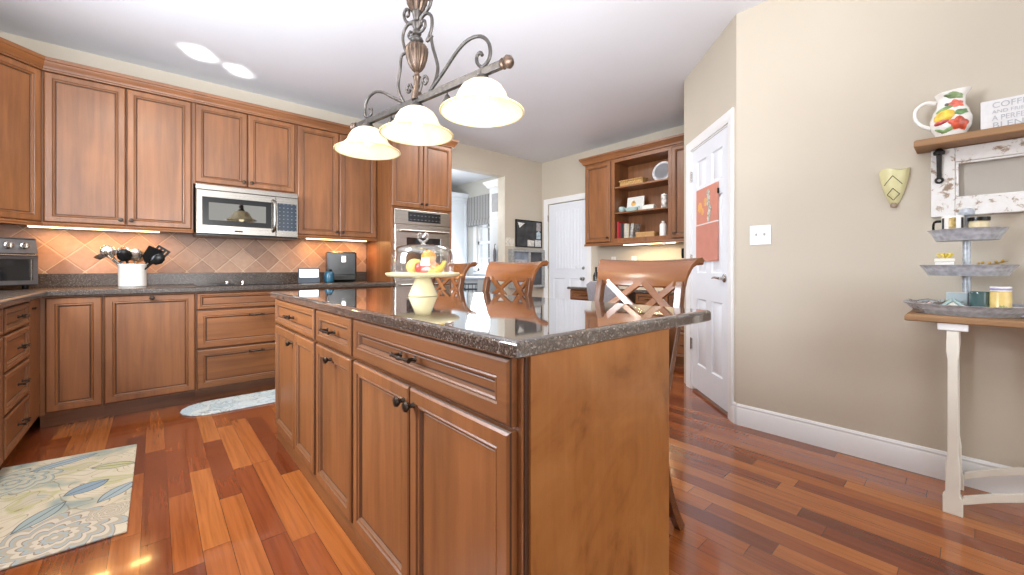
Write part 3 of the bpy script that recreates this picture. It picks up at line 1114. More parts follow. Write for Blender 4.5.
# left run, fronts face +x
LX = -0.567
LDp = -XL + LX - 0.002
e = base('drawer stack base cabinet at left edge of the picture', 3.10, 3.99, [
    ('drawer', 0.03, 0.55, 0.735, 0.862, ('pull', 0.31, 0.80), 0.036), ('drawer', 0.03, 0.55, 0.545, 0.725, ('pull', 0.31, 0.635), 0.04),
    ('drawer', 0.03, 0.55, 0.335, 0.535, ('pull', 0.31, 0.44), 0.04), ('drawer', 0.03, 0.55, 0.115, 0.325, ('pull', 0.31, 0.225), 0.04)], (LX, 3.10, 0), radians(90), LDp)
MB().box(0.60, 0.868, -0.015, 0, 0.115, 0.865).build('filler_panel', 'wood', e, 0)
MB().lathe([(0.007, 0), (0.006, -0.01), (0.009, -0.014), (0.0005, -0.02)], 10, (0.66, -0.015, 0.815), 0, 'y').build('hook', 'bronze', e)
base('sink base cabinet under the window in the left run', 2.15, 3.10, [
    ('drawer', 0.006, 0.944, 0.735, 0.862, ('pull', 0.475, 0.80), 0.036),
    ('door', 0.006, 0.473, 0.115, 0.725, ('knob', 0.44, 0.68)), ('door', 0.477, 0.944, 0.115, 0.725, ('knob', 0.51, 0.68))], (LX, 2.15, 0), radians(90), LDp)


def nosed(mb, poly, z0, z1, front_edges=None):
    """slab with rounded nose: stacked insets of a polygon ring (convex or L shaped, offset along averaged normals)"""
    n = len(poly)

    def inset(d):
        out = []
        for i in range(n):
            p0, p1, p2 = Vector(poly[i - 1]), Vector(poly[i]), Vector(poly[(i + 1) % n])
            e1, e2 = (p1 - p0).normalized(), (p2 - p1).normalized()
            n1, n2 = Vector((-e1.y, e1.x)), Vector((-e2.y, e2.x))
            bis = (n1 + n2)
            k = d / max(0.2, 1 + n1.dot(n2))
            out.append(p1 + bis * k)
        return out
    h = z1 - z0
    r = min(0.012, h / 2)
    loops = []
    arc = [(r * (1 - cos(t)), z1 - r * (1 - sin(t))) for t in [pi / 2 * k / 7 for k in range(8)]]
    for d, z in [(0.004, z0), (0.0, z0 + 0.004)] + arc:
        loops.append([(p.x, p.y, z) for p in inset(d)])
    return mb.sweep_y(loops)


# L shaped granite counter with upstand
e = thing('granite_counter', 'L shaped brown granite worktop with upstand along back wall', 'worktop', (0, 0, 0))
nosed(MB(), [(XL + 0.003, 2.1), (-0.515, 2.1), (-0.515, 3.94), (1.862, 3.94), (1.862, YB - 0.003), (XL + 0.003, YB - 0.003)], 0.876, 0.914).build('slab', 'granite_b', e, 0)
MB().box(XL + 0.003, 1.862, YB - 0.025, YB - 0.003, 0.9145, 1.016).box(XL + 0.003, XL + 0.025, 2.1, YB - 0.026, 0.9145, 1.016).build('upstand', 'granite_b', e, 0, 0.002)

o = MB().box(XL + 0.003, 1.862, YB - 0.014, YB - 0.003, 1.0165, 1.40).build('tile_backsplash', 'tile', None, 0)
tag(o, 'diagonal terracotta tile backsplash between counter and wall cabinets', 'backsplash')

# ------------------------------------------------------------------ island
IX = 0.582           # face frame plane, doors stand proud towards -x
IZ = radians(-90)
ID = 1.165 - IX


def island_unit(label, y_far, y_near, fronts):
    w = y_far - y_near
    e = thing('island_cabinet', label, 'cabinet', (IX, y_far, 0), IZ, 'cabinets forming the kitchen island')
    MB().box(0, w, 0, ID, 0.07, 0.875).build('carcass', 'wood', e, 0)
    MB().extrude([(0.0, 0.0), (-0.006, 0.0), (-0.006, 0.05), (0.0, 0.062)], 0, w, 'yz').box(0, w, 0, ID, 0, 0.07).build('plinth', 'wood_h', e, 0)
    for f in fronts:
        cab_front(e, *f)
    return e


Z1, Z2, Z3 = 0.868, 0.722, 0.712
island_unit('island cabinet at far end with one drawer over two doors', 2.88, 2.022, [
    ('drawer', 0.03, 0.835, Z2, Z1, ('pull', 0.44, 0.795), 0.04),
    ('door', 0.03, 0.485, 0.085, Z3, ('knob', 0.452, 0.655)), ('door', 0.489, 0.835, 0.085, Z3)])
island_unit('narrow middle island cabinet with one drawer over one door', 2.022, 1.552, [
    ('drawer', 0.012, 0.458, Z2, Z1, ('pull', 0.235, 0.795), 0.05), ('door', 0.012, 0.458, 0.085, Z3, ('knob', 0.235, 0.675))])
e = island_unit('wide near island cabinet with long drawer, two doors and bare end panel', 1.552, 0.625, [
    ('drawer', 0.008, 0.908, Z2, Z1, ('pull', 0.455, 0.80), 0.058),
    ('door', 0.008, 0.456, 0.085, Z3, ('knob', 0.428, 0.665)), ('door', 0.460, 0.908, 0.085, Z3, ('knob', 0.488, 0.665))])
MB().box(0.927, 0.939, 0.012, 1.182 - IX, 0.0, 0.876).build('end_panel', 'endpanel', e, 0, 0.001)
MB().box(0.928, 0.932, 0.003, 0.012, 0.0, 0.875).build('shadow_gap_strip', 'glaze', e, 0)
mb = nosed(MB(), [(0.543, 0.602), (1.456, 0.602), (1.456, 2.89), (0.543, 2.89)], 0.876, 0.914)
o = mb.build('island_worktop', 'granite', None, 0)
tag(o, 'large polished brown granite island worktop with stools along its far side', 'worktop')

# ------------------------------------------------------------------ microwave and cooktop
e = thing('microwave', 'stainless over the range microwave with vertical curved handle', 'microwave', (0.262, 4.29, 1.338))
mw, mh = 0.772, 0.428
MB().box(0, mw, 0.012, 0.40, 0.012, mh).build('casing', 'steel_m', e, 0, 0.003)
MB().box(0.002, mw - 0.002, 0.0, 0.39, 0.0, 0.0115).build('grease_vent', 'black', e, 0)
d = MB().rings(0, 0.585, 0.014, mh - 0.045, [(0, 0.0115, 0), (0, -0.016, 0), (0.004, -0.020, 0)]).build('door', 'steel_m', e, 0)
MB().rings(0.04, 0.55, 0.085, 0.325, [(0, -0.0203, 0), (0.0, -0.022, 0), (0.045, -0.022, 1)]).build('door_window', ['black', 'mirrorglass'], d, 0)
mb = MB().tube([(0.562, -0.022, 0.06), (0.566, -0.058, 0.085), (0.568, -0.072, 0.20), (0.566, -0.058, 0.315), (0.562, -0.022, 0.345)], [0.013, 0.014, 0.014, 0.014, 0.013], 12, 0, 6)
mb.build('handle', 'steel_m', d)
MB().box(0.267, 0.327, -0.0212, -0.0203, 0.036, 0.050).build('badge', 'dark_metal', d, 0)
MB().box(0.59, mw, -0.018, 0.0115, 0.014, mh - 0.045).build('control_surround', 'steel_m', e, 0, 0.002)
MB().box(0.598, mw - 0.012, -0.0215, -0.0183, 0.07, 0.325).build('control_panel', key_panel('blue_black_keys', (0.02, 0.03, 0.045), (0.13, 0.15, 0.175), 0.034, 0.035, 0.26, 0.20), e, 0)
MB().box(0, mw, -0.016, 0.0115, mh - 0.042, mh).build('vent_grille', 'steel_m', e, 0, 0.002)

e = thing('cooktop', 'black glass electric cooktop set into the back counter', 'cooktop', (0.26, 4.06, 0.9145))
MB().box(0, 0.76, 0, 0.50, 0, 0.006).build('glass_top', 'blackglass', e, 0, 0.002)
for (x, y, r) in ((0.19, 0.34, 0.09), (0.19, 0.13, 0.075), (0.55, 0.36, 0.075), (0.53, 0.15, 0.10)):
    MB().lathe([(r, 0.0), (r, 0.0008), (r - 0.004, 0.0008), (r - 0.004, 0.0)], 32, (x, y, 0.0062)).build('burner_ring', plain('burner_print', (0.12, 0.12, 0.12), 0.3), e, 0)
for (x, y) in ((0.235, 0.40), (0.355, 0.40)):
    MB().lathe([(0.017, 0), (0.017, 0.012), (0.014, 0.02), (0.0005, 0.021)], 16, (x, y, 0.0065)).build('control_knob', 'nickel', e)
# ------------------------------------------------------------------ pendant over the island
e = thing('island_pendant', 'wrought iron three shade pendant lamp with scrolls hanging over the island', 'lamp', (0.931, 1.734, 0), atan2(-0.988, 0.1526))
BZ = 1.853
MB().lathe([(0.0005, CEIL - 0.03), (0.03, CEIL - 0.028), (0.055, CEIL - 0.014), (0.062, CEIL - 0.001)], 24).build('ceiling_canopy', 'iron', e)
MB().tube([(0, 0, 2.40), (0, 0, CEIL - 0.02)], 0.008, 10).lathe([(0.008, 2.44), (0.016, 2.47), (0.016, 2.50), (0.008, 2.53)], 16).build('rod', 'iron', e)
MB().lathe([(0.026, BZ), (0.022, 1.888), (0.016, 1.905), (0.013, 1.935), (0.017, 1.958), (0.020, 1.962), (0.012, 1.97), (0.010, 1.983)], 20).build('stem', 'urn', e)
prof = [(0.011, 1.983), (0.024, 1.995), (0.037, 2.018), (0.047, 2.05), (0.051, 2.08), (0.049, 2.098), (0.040, 2.11), (0.020, 2.115)]
MB().lathe(prof, 96, flute=16, famp=0.055).build('fluted_urn', 'urn', e, 60)
prof = [(0.012, 2.114), (0.026, 2.122), (0.031, 2.132), (0.026, 2.144), (0.013, 2.15), (0.012, 2.156), (0.02, 2.162), (0.022, 2.17), (0.019, 2.18), (0.014, 2.184),
        (0.016, 2.19), (0.022, 2.2), (0.024, 2.212), (0.018, 2.222), (0.012, 2.228), (0.016, 2.234), (0.02, 2.25), (0.024, 2.275), (0.034, 2.31), (0.038, 2.33), (0.030, 2.345), (0.016, 2.37), (0.010, 2.41)]
MB().lathe(prof, 28).build('turned_column', 'iron', e)
mb = MB()
for k in range(8):
    a = k * pi / 4
    mb.tube([(0.02 * cos(a), 0.02 * sin(a), 2.27), (0.034 * cos(a), 0.034 * sin(a), 2.305), (0.045 * cos(a), 0.045 * sin(a), 2.335), (0.058 * cos(a), 0.058 * sin(a), 2.325)], [0.008, 0.012, 0.009, 0.003], 8, 0, 4)
mb.build('leaf_collar', 'urn', e)
MB().box(-0.535, 0.535, -0.011, 0.011, BZ - 0.019, BZ + 0.012).build('bar', 'iron', e, 0, 0.003)
for s in (-1, 1):
    prof = [(0.020, 0.0), (0.022, 0.006), (0.016, 0.012), (0.022, 0.022), (0.026, 0.032), (0.020, 0.044), (0.008, 0.052), (0.0005, 0.056)]
    MB().lathe([(r, s * (0.535 + z)) for r, z in prof], 18, (0, 0, BZ - 0.003), 0, 'x').build('finial', 'urn', e)
SCR = [
    [(0.092, 1.866), (0.178, 1.919), (0.281, 1.989), (0.35, 2.012), (0.416, 2.002), (0.46, 1.964), (0.472, 1.919), (0.46, 1.888), (0.429, 1.874), (0.401, 1.896), (0.397, 1.926), (0.416, 1.936), (0.428, 1.921)],
    [(-0.098, 1.866), (-0.203, 1.921), (-0.284, 1.968), (-0.358, 1.989), (-0.424, 1.975), (-0.456, 1.933), (-0.454, 1.89), (-0.430, 1.872), (-0.395, 1.882), (-0.390, 1.906), (-0.410, 1.914)],
    [(0.095, 1.866), (0.132, 1.902), (0.151, 1.947), (0.144, 1.99), (0.119, 2.055), (0.106, 2.105), (0.112, 2.118)],
    [(0.012, 2.195), (0.025, 2.215), (0.046, 2.231), (0.075, 2.233), (0.105, 2.208), (0.111, 2.165), (0.097, 2.13), (0.075, 2.106), (0.100, 2.108), (0.112, 2.118)],
    [(-0.100, 1.866), (-0.141, 1.927), (-0.149, 1.974), (-0.134, 2.036), (-0.123, 2.10), (-0.086, 2.105)],
    [(-0.080, 2.100), (-0.108, 2.161), (-0.108, 2.205), (-0.08, 2.233), (-0.030, 2.236), (-0.015, 2.225)],
    [(-0.025, 2.225), (-0.055, 2.235), (-0.089, 2.262), (-0.102, 2.297), (-0.086, 2.315), (-0.064, 2.302), (-0.064, 2.280), (-0.078, 2.278)],
    [(0.025, 2.228), (0.059, 2.242), (0.092, 2.256), (0.108, 2.29), (0.106, 2.34), (0.080, 2.37), (0.055, 2.355)],
    [(-0.02, 1.885), (-0.032, 1.91), (-0.05, 1.94), (-0.072, 1.938), (-0.078, 1.918), (-0.062, 1.906), (-0.05, 1.918)],
    [(0.02, 1.885), (0.032, 1.91), (0.045, 1.942), (0.068, 1.945), (0.078, 1.925), (0.062, 1.91), (0.05, 1.922)],
    [(-0.022, 2.16), (-0.035, 2.17), (-0.055, 2.165), (-0.066, 2.18), (-0.056, 2.195), (-0.042, 2.188)],
    [(0.02, 2.165), (0.042, 2.165), (0.062, 2.18), (0.058, 2.205), (0.038, 2.208), (0.034, 2.19)],
]
for i, pts in enumerate(SCR):
    r = 0.0075 if i < 8 else 0.0065
    MB().tube([(s, 0, z) for s, z in pts], [r, r, r, r, r, r * 0.95, r * 1.0], 8, 0, 7).build('scroll', 'iron', e)
# bell profile: outer skin down to the rim, then back up inside
RZ = 1.692
bell = [(0.030, 0.122), (0.058, 0.115), (0.082, 0.098), (0.098, 0.072), (0.106, 0.050), (0.122, 0.032), (0.150, 0.011), (0.167, 0.003), (0.170, -0.002), (0.166, -0.005),
        (0.150, 0.002), (0.120, 0.024), (0.101, 0.043), (0.093, 0.070), (0.077, 0.094), (0.055, 0.109), (0.030, 0.116)]
for s in (-0.427, 0.0, 0.427):
    MB().lathe([(0.013, 1.866), (0.013, 1.845), (0.024, 1.842), (0.034, 1.828), (0.038, 1.818), (0.018, 1.816), (0.016, 1.79)], 20, (s, 0, -0.006)).build('socket_cup', 'iron', e)
    sh = MB().lathe([(r, z + RZ) for r, z in bell], 48, (s, 0, 0)).build('glass_shade', 'shade', e, 60)
    sh.visible_shadow = True
    MB().tube([(s + 0.1675 * cos(a), 0.1675 * sin(a), RZ - 0.002) for a in [2 * pi * k / 48 for k in range(49)]], 0.0042, 8).build('rim_bead', 'rimglass', sh, 60)
    MB().ball((s, 0, 1.752), 0.026, 14, 0, 1.25).build('bulb', 'bulb', sh)
    d = bpy.data.lights.new('bulb_light', 'POINT')
    d.energy = 0.22
    d.color = (1.0, 0.83, 0.58)
    d.shadow_soft_size = 0.03
    o = bpy.data.objects.new('bulb_light', d)
    COL.objects.link(o)
    o.parent = e
    o.location = (s, 0, 1.70)
for s in (-0.21, 0.215):
    MB().tube([(s, 0, BZ - 0.018), (s, 0, BZ - 0.035)], 0.003, 6).lathe([(0.003, 1.822), (0.012, 1.812), (0.022, 1.786), (0.024, 1.778), (0.0005, 1.776)], 14, (s, 0, 0)).build('drop_cone', 'iron', e)

# ------------------------------------------------------------------ bar stools (front towards -x, the island)


def ribbon(mb, path, th, y0, y1):
    P = catmull([(p[0], 0, p[1]) for p in path], 5)
    n = len(P)
    A, B = [], []
    for i, p in enumerate(P):
        d = (P[min(i + 1, n - 1)] - P[max(i - 1, 0)]).normalized()
        nn = Vector((-d.z, 0, d.x))
        t = th[0] + (th[1] - th[0]) * i / (n - 1) if not callable(th) else th(i / (n - 1))
        A.append(p + nn * t / 2)
        B.append(p - nn * t / 2)
    loops = []
    for a, b in zip(A, B):
        loops.append([(a.x, y0, a.z), (a.x, y1, a.z), (b.x, y1, b.z), (b.x, y0, b.z)])
    return mb.sweep_y(loops)


def make_stool():
    e = thing('bar_stool', '', 'stool', (1.36, 0.987, 0), 0, 'wooden bar stools along the island')
    hw = 0.212
    post = [(0.252, 0.0), (0.190, 0.10), (0.132, 0.24), (0.108, 0.40), (0.122, 0.56), (0.165, 0.68), (0.228, 0.86), (0.252, 0.97), (0.262, 1.0)]
    for y in (-hw, hw - 0.03):
        ribbon(MB(), post, (0.036, 0.036), y, y + 0.03).build('rear_leg', 'chair_dark', e, 30, 0.003)
    # curved top rail, rolled backwards
    prof = [(0.258, 0.985), (0.264, 1.01), (0.274, 1.04), (0.291, 1.068), (0.313, 1.088), (0.334, 1.092), (0.346, 1.082)]
    flare = [0.216, 0.218, 0.223, 0.232, 0.245, 0.252, 0.254]
    mb = MB()
    loops = []
    N = 14
    for i in range(N + 1):
        t = -1 + 2 * i / N
        bow = 0.040 * (1 - t * t)
        dip = -0.010 * (1 - t * t)
        P = [Vector((x + bow, 0, z + dip)) for x, z in prof]
        A, B = [], []
        for k, p in enumerate(P):
            d = (P[min(k + 1, len(P) - 1)] - P[max(k - 1, 0)]).normalized()
            nn = Vector((-d.z, 0, d.x))
            th = 0.022 if k < 4 else 0.026
            y = t * flare[k]
            A.append((p.x + nn.x * th / 2, y, p.z + nn.z * th / 2))
            B.append((p.x - nn.x * th / 2, y, p.z - nn.z * th / 2))
        loops.append(A + B[::-1])
    mb.sweep_y(loops).build('top_rail', 'chair_wood', e, 40, 0.002)
    # lower back rail
    loops = []
    for i in range(N + 1):
        t = -1 + 2 * i / N
        y = t * (hw - 0.029)
        b = 0.036 * (1 - t * t)
        loops.append([(0.212 + b, y, 0.83), (0.222 + b, y, 0.868), (0.240 + b, y, 0.868), (0.230 + b, y, 0.83)])
    mb = MB().sweep_y(loops).build('lower_back_rail', 'chair_wood', e, 30, 0.002)
    # two crosses
    for c in (-0.091, 0.091):
        for s in (-1, 1):
            y0, y1 = c - s * 0.083, c + s * 0.083
            x0 = 0.231 + 0.036 * (1 - (y0 / hw) ** 2)
            x1 = 0.262 + 0.036 * (1 - (y1 / hw) ** 2)
            MB().bar((x0, y0, 0.862), (x1, y1, 0.998), 0.030, 0.014 + 0.002 * s, (0.96, 0, -0.27)).build('cross_slat', 'chair_wood', e, 0, 0.002)
    # seat and the rest
    mb = MB()
    nosed(mb, [(-0.172, -0.215), (0.172, -0.2), (0.172, 0.2), (-0.172, 0.215)], 0.575, 0.615)
    mb.build('seat', 'chair_wood', e, 40)
    for y in (-0.205, 0.17):
        MB().sweep_y([[(-0.160, y, 0), (-0.125, y, 0), (-0.125, y + 0.035, 0), (-0.160, y + 0.035, 0)],
                      [(-0.165, y, 0.575), (-0.120, y, 0.575), (-0.120, y + 0.035, 0.575), (-0.165, y + 0.035, 0.575)]]).build('front_leg', 'chair_dark', e, 0, 0.003)
    MB().bar((-0.145, -0.172, 0.22), (-0.145, 0.172, 0.22), 0.03, 0.018, (1, 0, 0)).build('footrest', 'chair_dark', e, 0, 0.002)
    for y in (-0.192, 0.192):
        MB().bar((-0.13, y, 0.30), (0.135, y, 0.30), 0.026, 0.016, (0, 1, 0)).build('side_stretcher', 'chair_dark', e, 0, 0.002)
    return e


stool = make_stool()
stool['label'] = 'wooden cross back bar stool nearest the camera beside the pantry door'
dup(stool, (1.36, 1.872, 0), None, 'wooden cross back bar stool in the middle of the island row')
dup(stool, (1.36, 2.56, 0), None, 'wooden cross back bar stool half hidden behind the glass cake dome')

# ------------------------------------------------------------------ cake stand on the island
CKX, CKY, CKZ = 1.052, 1.894, 0.9145
e = thing('cake_stand', 'cream pedestal cake stand on the island holding fruit', 'cake stand', (CKX, CKY, CKZ))
MB().lathe([(0.0005, 0.0), (0.0735, 0.0), (0.076, 0.003), (0.072, 0.010), (0.044, 0.080), (0.041, 0.092), (0.044, 0.096)], 40).build('pedestal', 'creamy', e)
prof = [(0.0005, 0.096), (0.12, 0.098), (0.172, 0.102), (0.184, 0.108), (0.190, 0.118), (0.184, 0.122), (0.170, 0.112), (0.0005, 0.110)]
mb = MB().lathe(prof, 72, flute=24, famp=0.006)
mb.build('plate', 'creamy', e)
e = thing('glass_dome', 'clear glass dome with loop knob covering the fruit on the cake stand', 'dome', (CKX, CKY, CKZ + 0.1135))
dm = [(0.158, 0.0), (0.160, 0.005), (0.159, 0.06), (0.157, 0.10), (0.148, 0.125), (0.125, 0.142), (0.08, 0.151), (0.02, 0.153), (0.0005, 0.153)]
MB().lathe(dm, 48).build('dome', 'glass', e, 60)
mb = MB().lathe([(0.014, 0.152), (0.010, 0.160), (0.008, 0.168)], 14)
mb.tube([(0, 0, 0.166), (-0.018, 0.012, 0.18), (-0.022, 0.014, 0.20), (-0.012, 0.008, 0.212), (0, 0, 0.195), (0.012, -0.008, 0.212), (0.022, -0.014, 0.20), (0.018, -0.012, 0.18), (0, 0, 0.166)], 0.006, 8, 0, 5)
mb.build('knob', 'knobglass', e)
FZ = CKZ + 0.110


def fruit(name, label, loc, mb, mat, extra=None):
    e = mb.build(name, mat, None, 60, 0, loc)
    tag(e, label, 'fruit', 'fruit under the glass dome')
    if extra:
        extra(e)
    return e


def apple_prof(r):
    return [(0.0005, -0.80 * r), (0.30 * r, -0.86 * r), (0.62 * r, -0.72 * r), (0.90 * r, -0.25 * r), (1.0 * r, 0.2 * r), (0.90 * r, 0.62 * r), (0.58 * r, 0.86 * r), (0.25 * r, 0.82 * r), (0.0005, 0.62 * r)]


M['apple'] = plain('apple_skin', (0.45, 0.055, 0.04), 0.3, var=0.45, scale=22, coat=0.3)
M['orange'] = plain('orange_peel', (0.75, 0.26, 0.015), 0.45, var=0.08, bstr=0.25, scale=30)
M['banana'] = plain('banana_peel', (0.68, 0.48, 0.07), 0.5, var=0.12, scale=18)
M['lemon'] = plain('pale_yellow_peel', (0.68, 0.52, 0.14), 0.45, var=0.08, bstr=0.15, scale=30)
stem = lambda e: MB().tube([(0, 0, 0.024), (0.004, 0.002, 0.042)], 0.002, 6).build('stem', 'dark_metal', e)
# toward the camera is (-0.66,-0.75); to the right is (0.75,-0.66)


def fp(r, t, z):
    r *= 0.85
    return (CKX + 0.75 * r - 0.66 * t, CKY - 0.66 * r - 0.75 * t, FZ + z)


fruit('apple', 'red apple in front under the glass dome', fp(0.012, 0.070, 0.032), MB().lathe(apple_prof(0.037), 24), 'apple', stem)
fruit('orange', 'orange on top of the fruit under the glass dome', fp(0.035, 0.0, 0.092), MB().ball((0, 0, 0), 0.039, 24, 0, 0.95), 'orange')
fruit('grapefruit', 'pale yellow round fruit at left under the glass dome', fp(-0.048, 0.006, 0.042), MB().ball((0, 0, 0), 0.045, 24, 0, 0.93), 'lemon')
fruit('orange', 'orange at the back beneath the top orange', fp(0.042, -0.055, 0.037), MB().ball((0, 0, 0), 0.038, 24, 0, 0.95), 'orange')


def banana(label, r, t, z, a, flip):
    pts = []
    for i in range(9):
        th = -1.0 + 2.0 * i / 8
        pts.append((0.085 * sin(th), 0, 0.085 * (1 - cos(th))))
    mb = MB().tube(pts, [0.005, 0.012, 0.0165, 0.018, 0.018, 0.0175, 0.015, 0.009, 0.0045], 10, 0, 3)
    o = fruit('banana', label, fp(r, t, z), mb, 'banana')
    o.rotation_euler = (radians(flip), radians(-12), a)
    MB().tube([pts[-1], (pts[-1][0] + 0.012, 0, pts[-1][2] + 0.010)], [0.0045, 0.004], 8).build('stem', 'dark_metal', o)


banana('yellow banana curving round the right side under the glass dome', 0.075, 0.045, 0.020, radians(-20), 8)
banana('yellow banana lying behind the other banana under the glass dome', 0.096, -0.01, 0.021, radians(35), -5)

# ------------------------------------------------------------------ things on the back counter
CZ = 0.9145
# utensil crock
CRX, CRY = -0.128, 4.44
e = thing('utensil_crock', 'white ceramic crock on the counter holding kitchen utensils', 'crock', (CRX, CRY, CZ))
MB().lathe([(0.0005, 0), (0.082, 0), (0.085, 0.004), (0.085, 0.165), (0.088, 0.172), (0.086, 0.178), (0.079, 0.176), (0.077, 0.02), (0.0005, 0.015)], 36).build('pot', 'white', e)
UG = 'kitchen utensils standing in the white crock'


def utensil(name, label, bx, by, tx, ty, tz, head, mat, hmat=None):
    p0 = Vector((CRX + bx, CRY + by, CZ + 0.022))
    p1 = Vector((CRX + tx, CRY + ty, CZ + tz))
    e = thing(name, label, 'utensil', (0, 0, 0), 0, UG)
    MB().tube([p0, p0.lerp(p1, 0.5), p1], 0.006, 8).build('handle', mat, e)
    d = (p1 - p0).normalized()
    yv = Vector((0.04, -1.0, 0.0))
    yv = (yv - d * yv.dot(d)).normalized()
    q = Matrix((yv.cross(d), yv, d)).transposed().to_4x4()
    mt = Matrix.Translation(p1) @ q
    hb = MB()
    if head == 'spoon':
        hb.lathe([(0.0005, -0.004), (0.022, 0.002), (0.037, 0.03), (0.034, 0.058), (0.018, 0.078), (0.0005, 0.083)], 16, sy=0.3)
    elif head == 'turner':
        hb.extrude([(-0.012, -0.01), (0.012, -0.01), (0.040, 0.02), (0.042, 0.10), (-0.042, 0.10), (-0.040, 0.02)], -0.003, 0.003, 'xz')
        hb.rot(Matrix.Rotation(radians(12), 4, 'Z'))
    elif head == 'slotted':
        for x in (-0.033, -0.011, 0.011, 0.033):
            hb.box(x - 0.007, x + 0.007, -0.002, 0.002, 0.02, 0.085)
        hb.box(-0.04, 0.04, -0.002, 0.002, -0.008, 0.022).box(-0.04, 0.04, -0.002, 0.002, 0.085, 0.098)
    elif head == 'whisk':
        for k in range(5):
            a = pi * k / 5
            hb.tube([(0, 0, 0), (0.028 * cos(a), 0.028 * sin(a), 0.06), (0.016 * cos(a), 0.016 * sin(a), 0.095), (-0.016 * cos(a), -0.016 * sin(a), 0.095), (-0.028 * cos(a), -0.028 * sin(a), 0.06), (0, 0, 0)], 0.0015, 5, 0, 4)
    elif head == 'ladle':
        hb.lathe([(0.0005, -0.03), (0.025, -0.024), (0.036, -0.004), (0.038, 0.008), (0.035, 0.008), (0.022, -0.018), (0.0005, -0.024)], 18, (0.02, 0, 0.02))
    elif head == 'tongs':
        hb.tube([(-0.006, 0, -0.02), (-0.018, 0, 0.03), (-0.012, 0, 0.075)], [0.006, 0.008, 0.012], 8, 0, 3).tube([(0.006, 0, -0.02), (0.018, 0, 0.03), (0.012, 0, 0.075)], [0.006, 0.008, 0.012], 8, 0, 3)
    hb.rot(Matrix.Scale(1.2, 4))
    hb.rot(mt)
    hb.build('head', hmat or mat, e, 40)
    return e


utensil('ladle', 'steel ladle leaning left out of the white crock', 0.035, 0.0, -0.145, -0.02, 0.245, 'ladle', 'nickel')
utensil('spoon', 'steel serving spoon leaning far left out of the white crock', 0.02, 0.03, -0.115, 0.02, 0.235, 'spoon', 'steel')
utensil('tongs', 'steel tongs with black grip left of centre in the white crock', 0.0, -0.02, -0.075, -0.03, 0.20, 'tongs', 'black', 'nickel')
utensil('whisk', 'wire whisk standing near the centre of the white crock', 0.02, 0.02, -0.03, 0.03, 0.20, 'whisk', 'nickel')
utensil('slotted_spoon', 'polished steel spoon in the middle of the white crock', 0.0, 0.03, 0.012, -0.02, 0.205, 'spoon', 'steel')
utensil('serving_spoon', 'black serving spoon just left of the middle of the white crock', 0.01, 0.01, -0.035, -0.045, 0.20, 'spoon', 'black')
utensil('spatula', 'broad black spatula standing upright at right of the white crock', 0.0, -0.01, 0.088, -0.02, 0.200, 'turner', 'black')
utensil('slotted_turner', 'black slotted turner leaning far right out of the white crock', -0.02, 0.02, 0.125, 0.0, 0.215, 'slotted', 'black')
utensil('cooking_spoon', 'black cooking spoon leaning low at right out of the white crock', -0.03, -0.03, 0.118, -0.045, 0.185, 'spoon', 'black')
utensil('wooden_spoon', 'wooden spoon standing at the back of the white crock', 0.0, 0.04, 0.03, 0.04, 0.20, 'spoon', 'pine')

# toaster oven in the corner, front turned 45 degrees
TO = (-0.615 - 0.42 * R2, 4.355 - 0.42 * R2, CZ)
e = thing('toaster_oven', 'grey metal toaster oven with knobs in the corner at left edge', 'toaster oven', TO, radians(45))
tw, th = 0.42, 0.352
MB().box(0, tw, 0.012, 0.30, 0.025, th).build('casing', 'dark_metal', e, 0, 0.008)
M['toaster'] = plain('toaster_grey_metal', (0.16, 0.16, 0.17), 0.35, 0.7, 0.1)
MB().sweep_y([[(0, -0.004, 0.245), (0, 0.011, 0.245), (0, 0.02, th), (0, 0.014, th)], [(tw, -0.004, 0.245), (tw, 0.011, 0.245), (tw, 0.02, th), (tw, 0.014, th)]]).build('control_panel', 'toaster', e, 0, 0.002)
for i, x in enumerate((0.09, 0.175, 0.26, 0.345)):
    mb = MB().lathe([(0.024, 0.0), (0.024, -0.006), (0.019, -0.010), (0.018, -0.024), (0.0005, -0.026)], 20, (x, 0.002, 0.298), 0, 'y')
    mb.box(x - 0.003, x + 0.003, -0.028, -0.022, 0.283, 0.313)
    mb.build('knob', 'nickel', e)
d = MB().rings(0.0, tw, 0.03, 0.235, [(0, 0.011, 0), (0, -0.004, 0), (0.003, -0.006, 0), (0.030, -0.006, 1), (0.032, -0.003, 1)]).build('oven_door', ['toaster', 'blackglass'], e, 0)
mb = MB().tube([(0.03, -0.035, 0.232), (tw - 0.03, -0.035, 0.232)], 0.008, 10)
for x in (0.045, tw - 0.045):
    mb.box(x - 0.006, x + 0.006, -0.035, -0.005, 0.224, 0.238)
mb.build('handle', 'steel', d)
MB().box(tw - 0.045, tw - 0.036, -0.0075, -0.0062, 0.06, 0.205).build('bright_edge_strip', 'nickel', d, 0)
for x in (0.04, tw - 0.04):
    for y in (0.04, 0.26):
        MB().lathe([(0.014, 0), (0.016, 0.006), (0.016, 0.026)], 12, (x, y, 0)).build('foot', 'black', e)

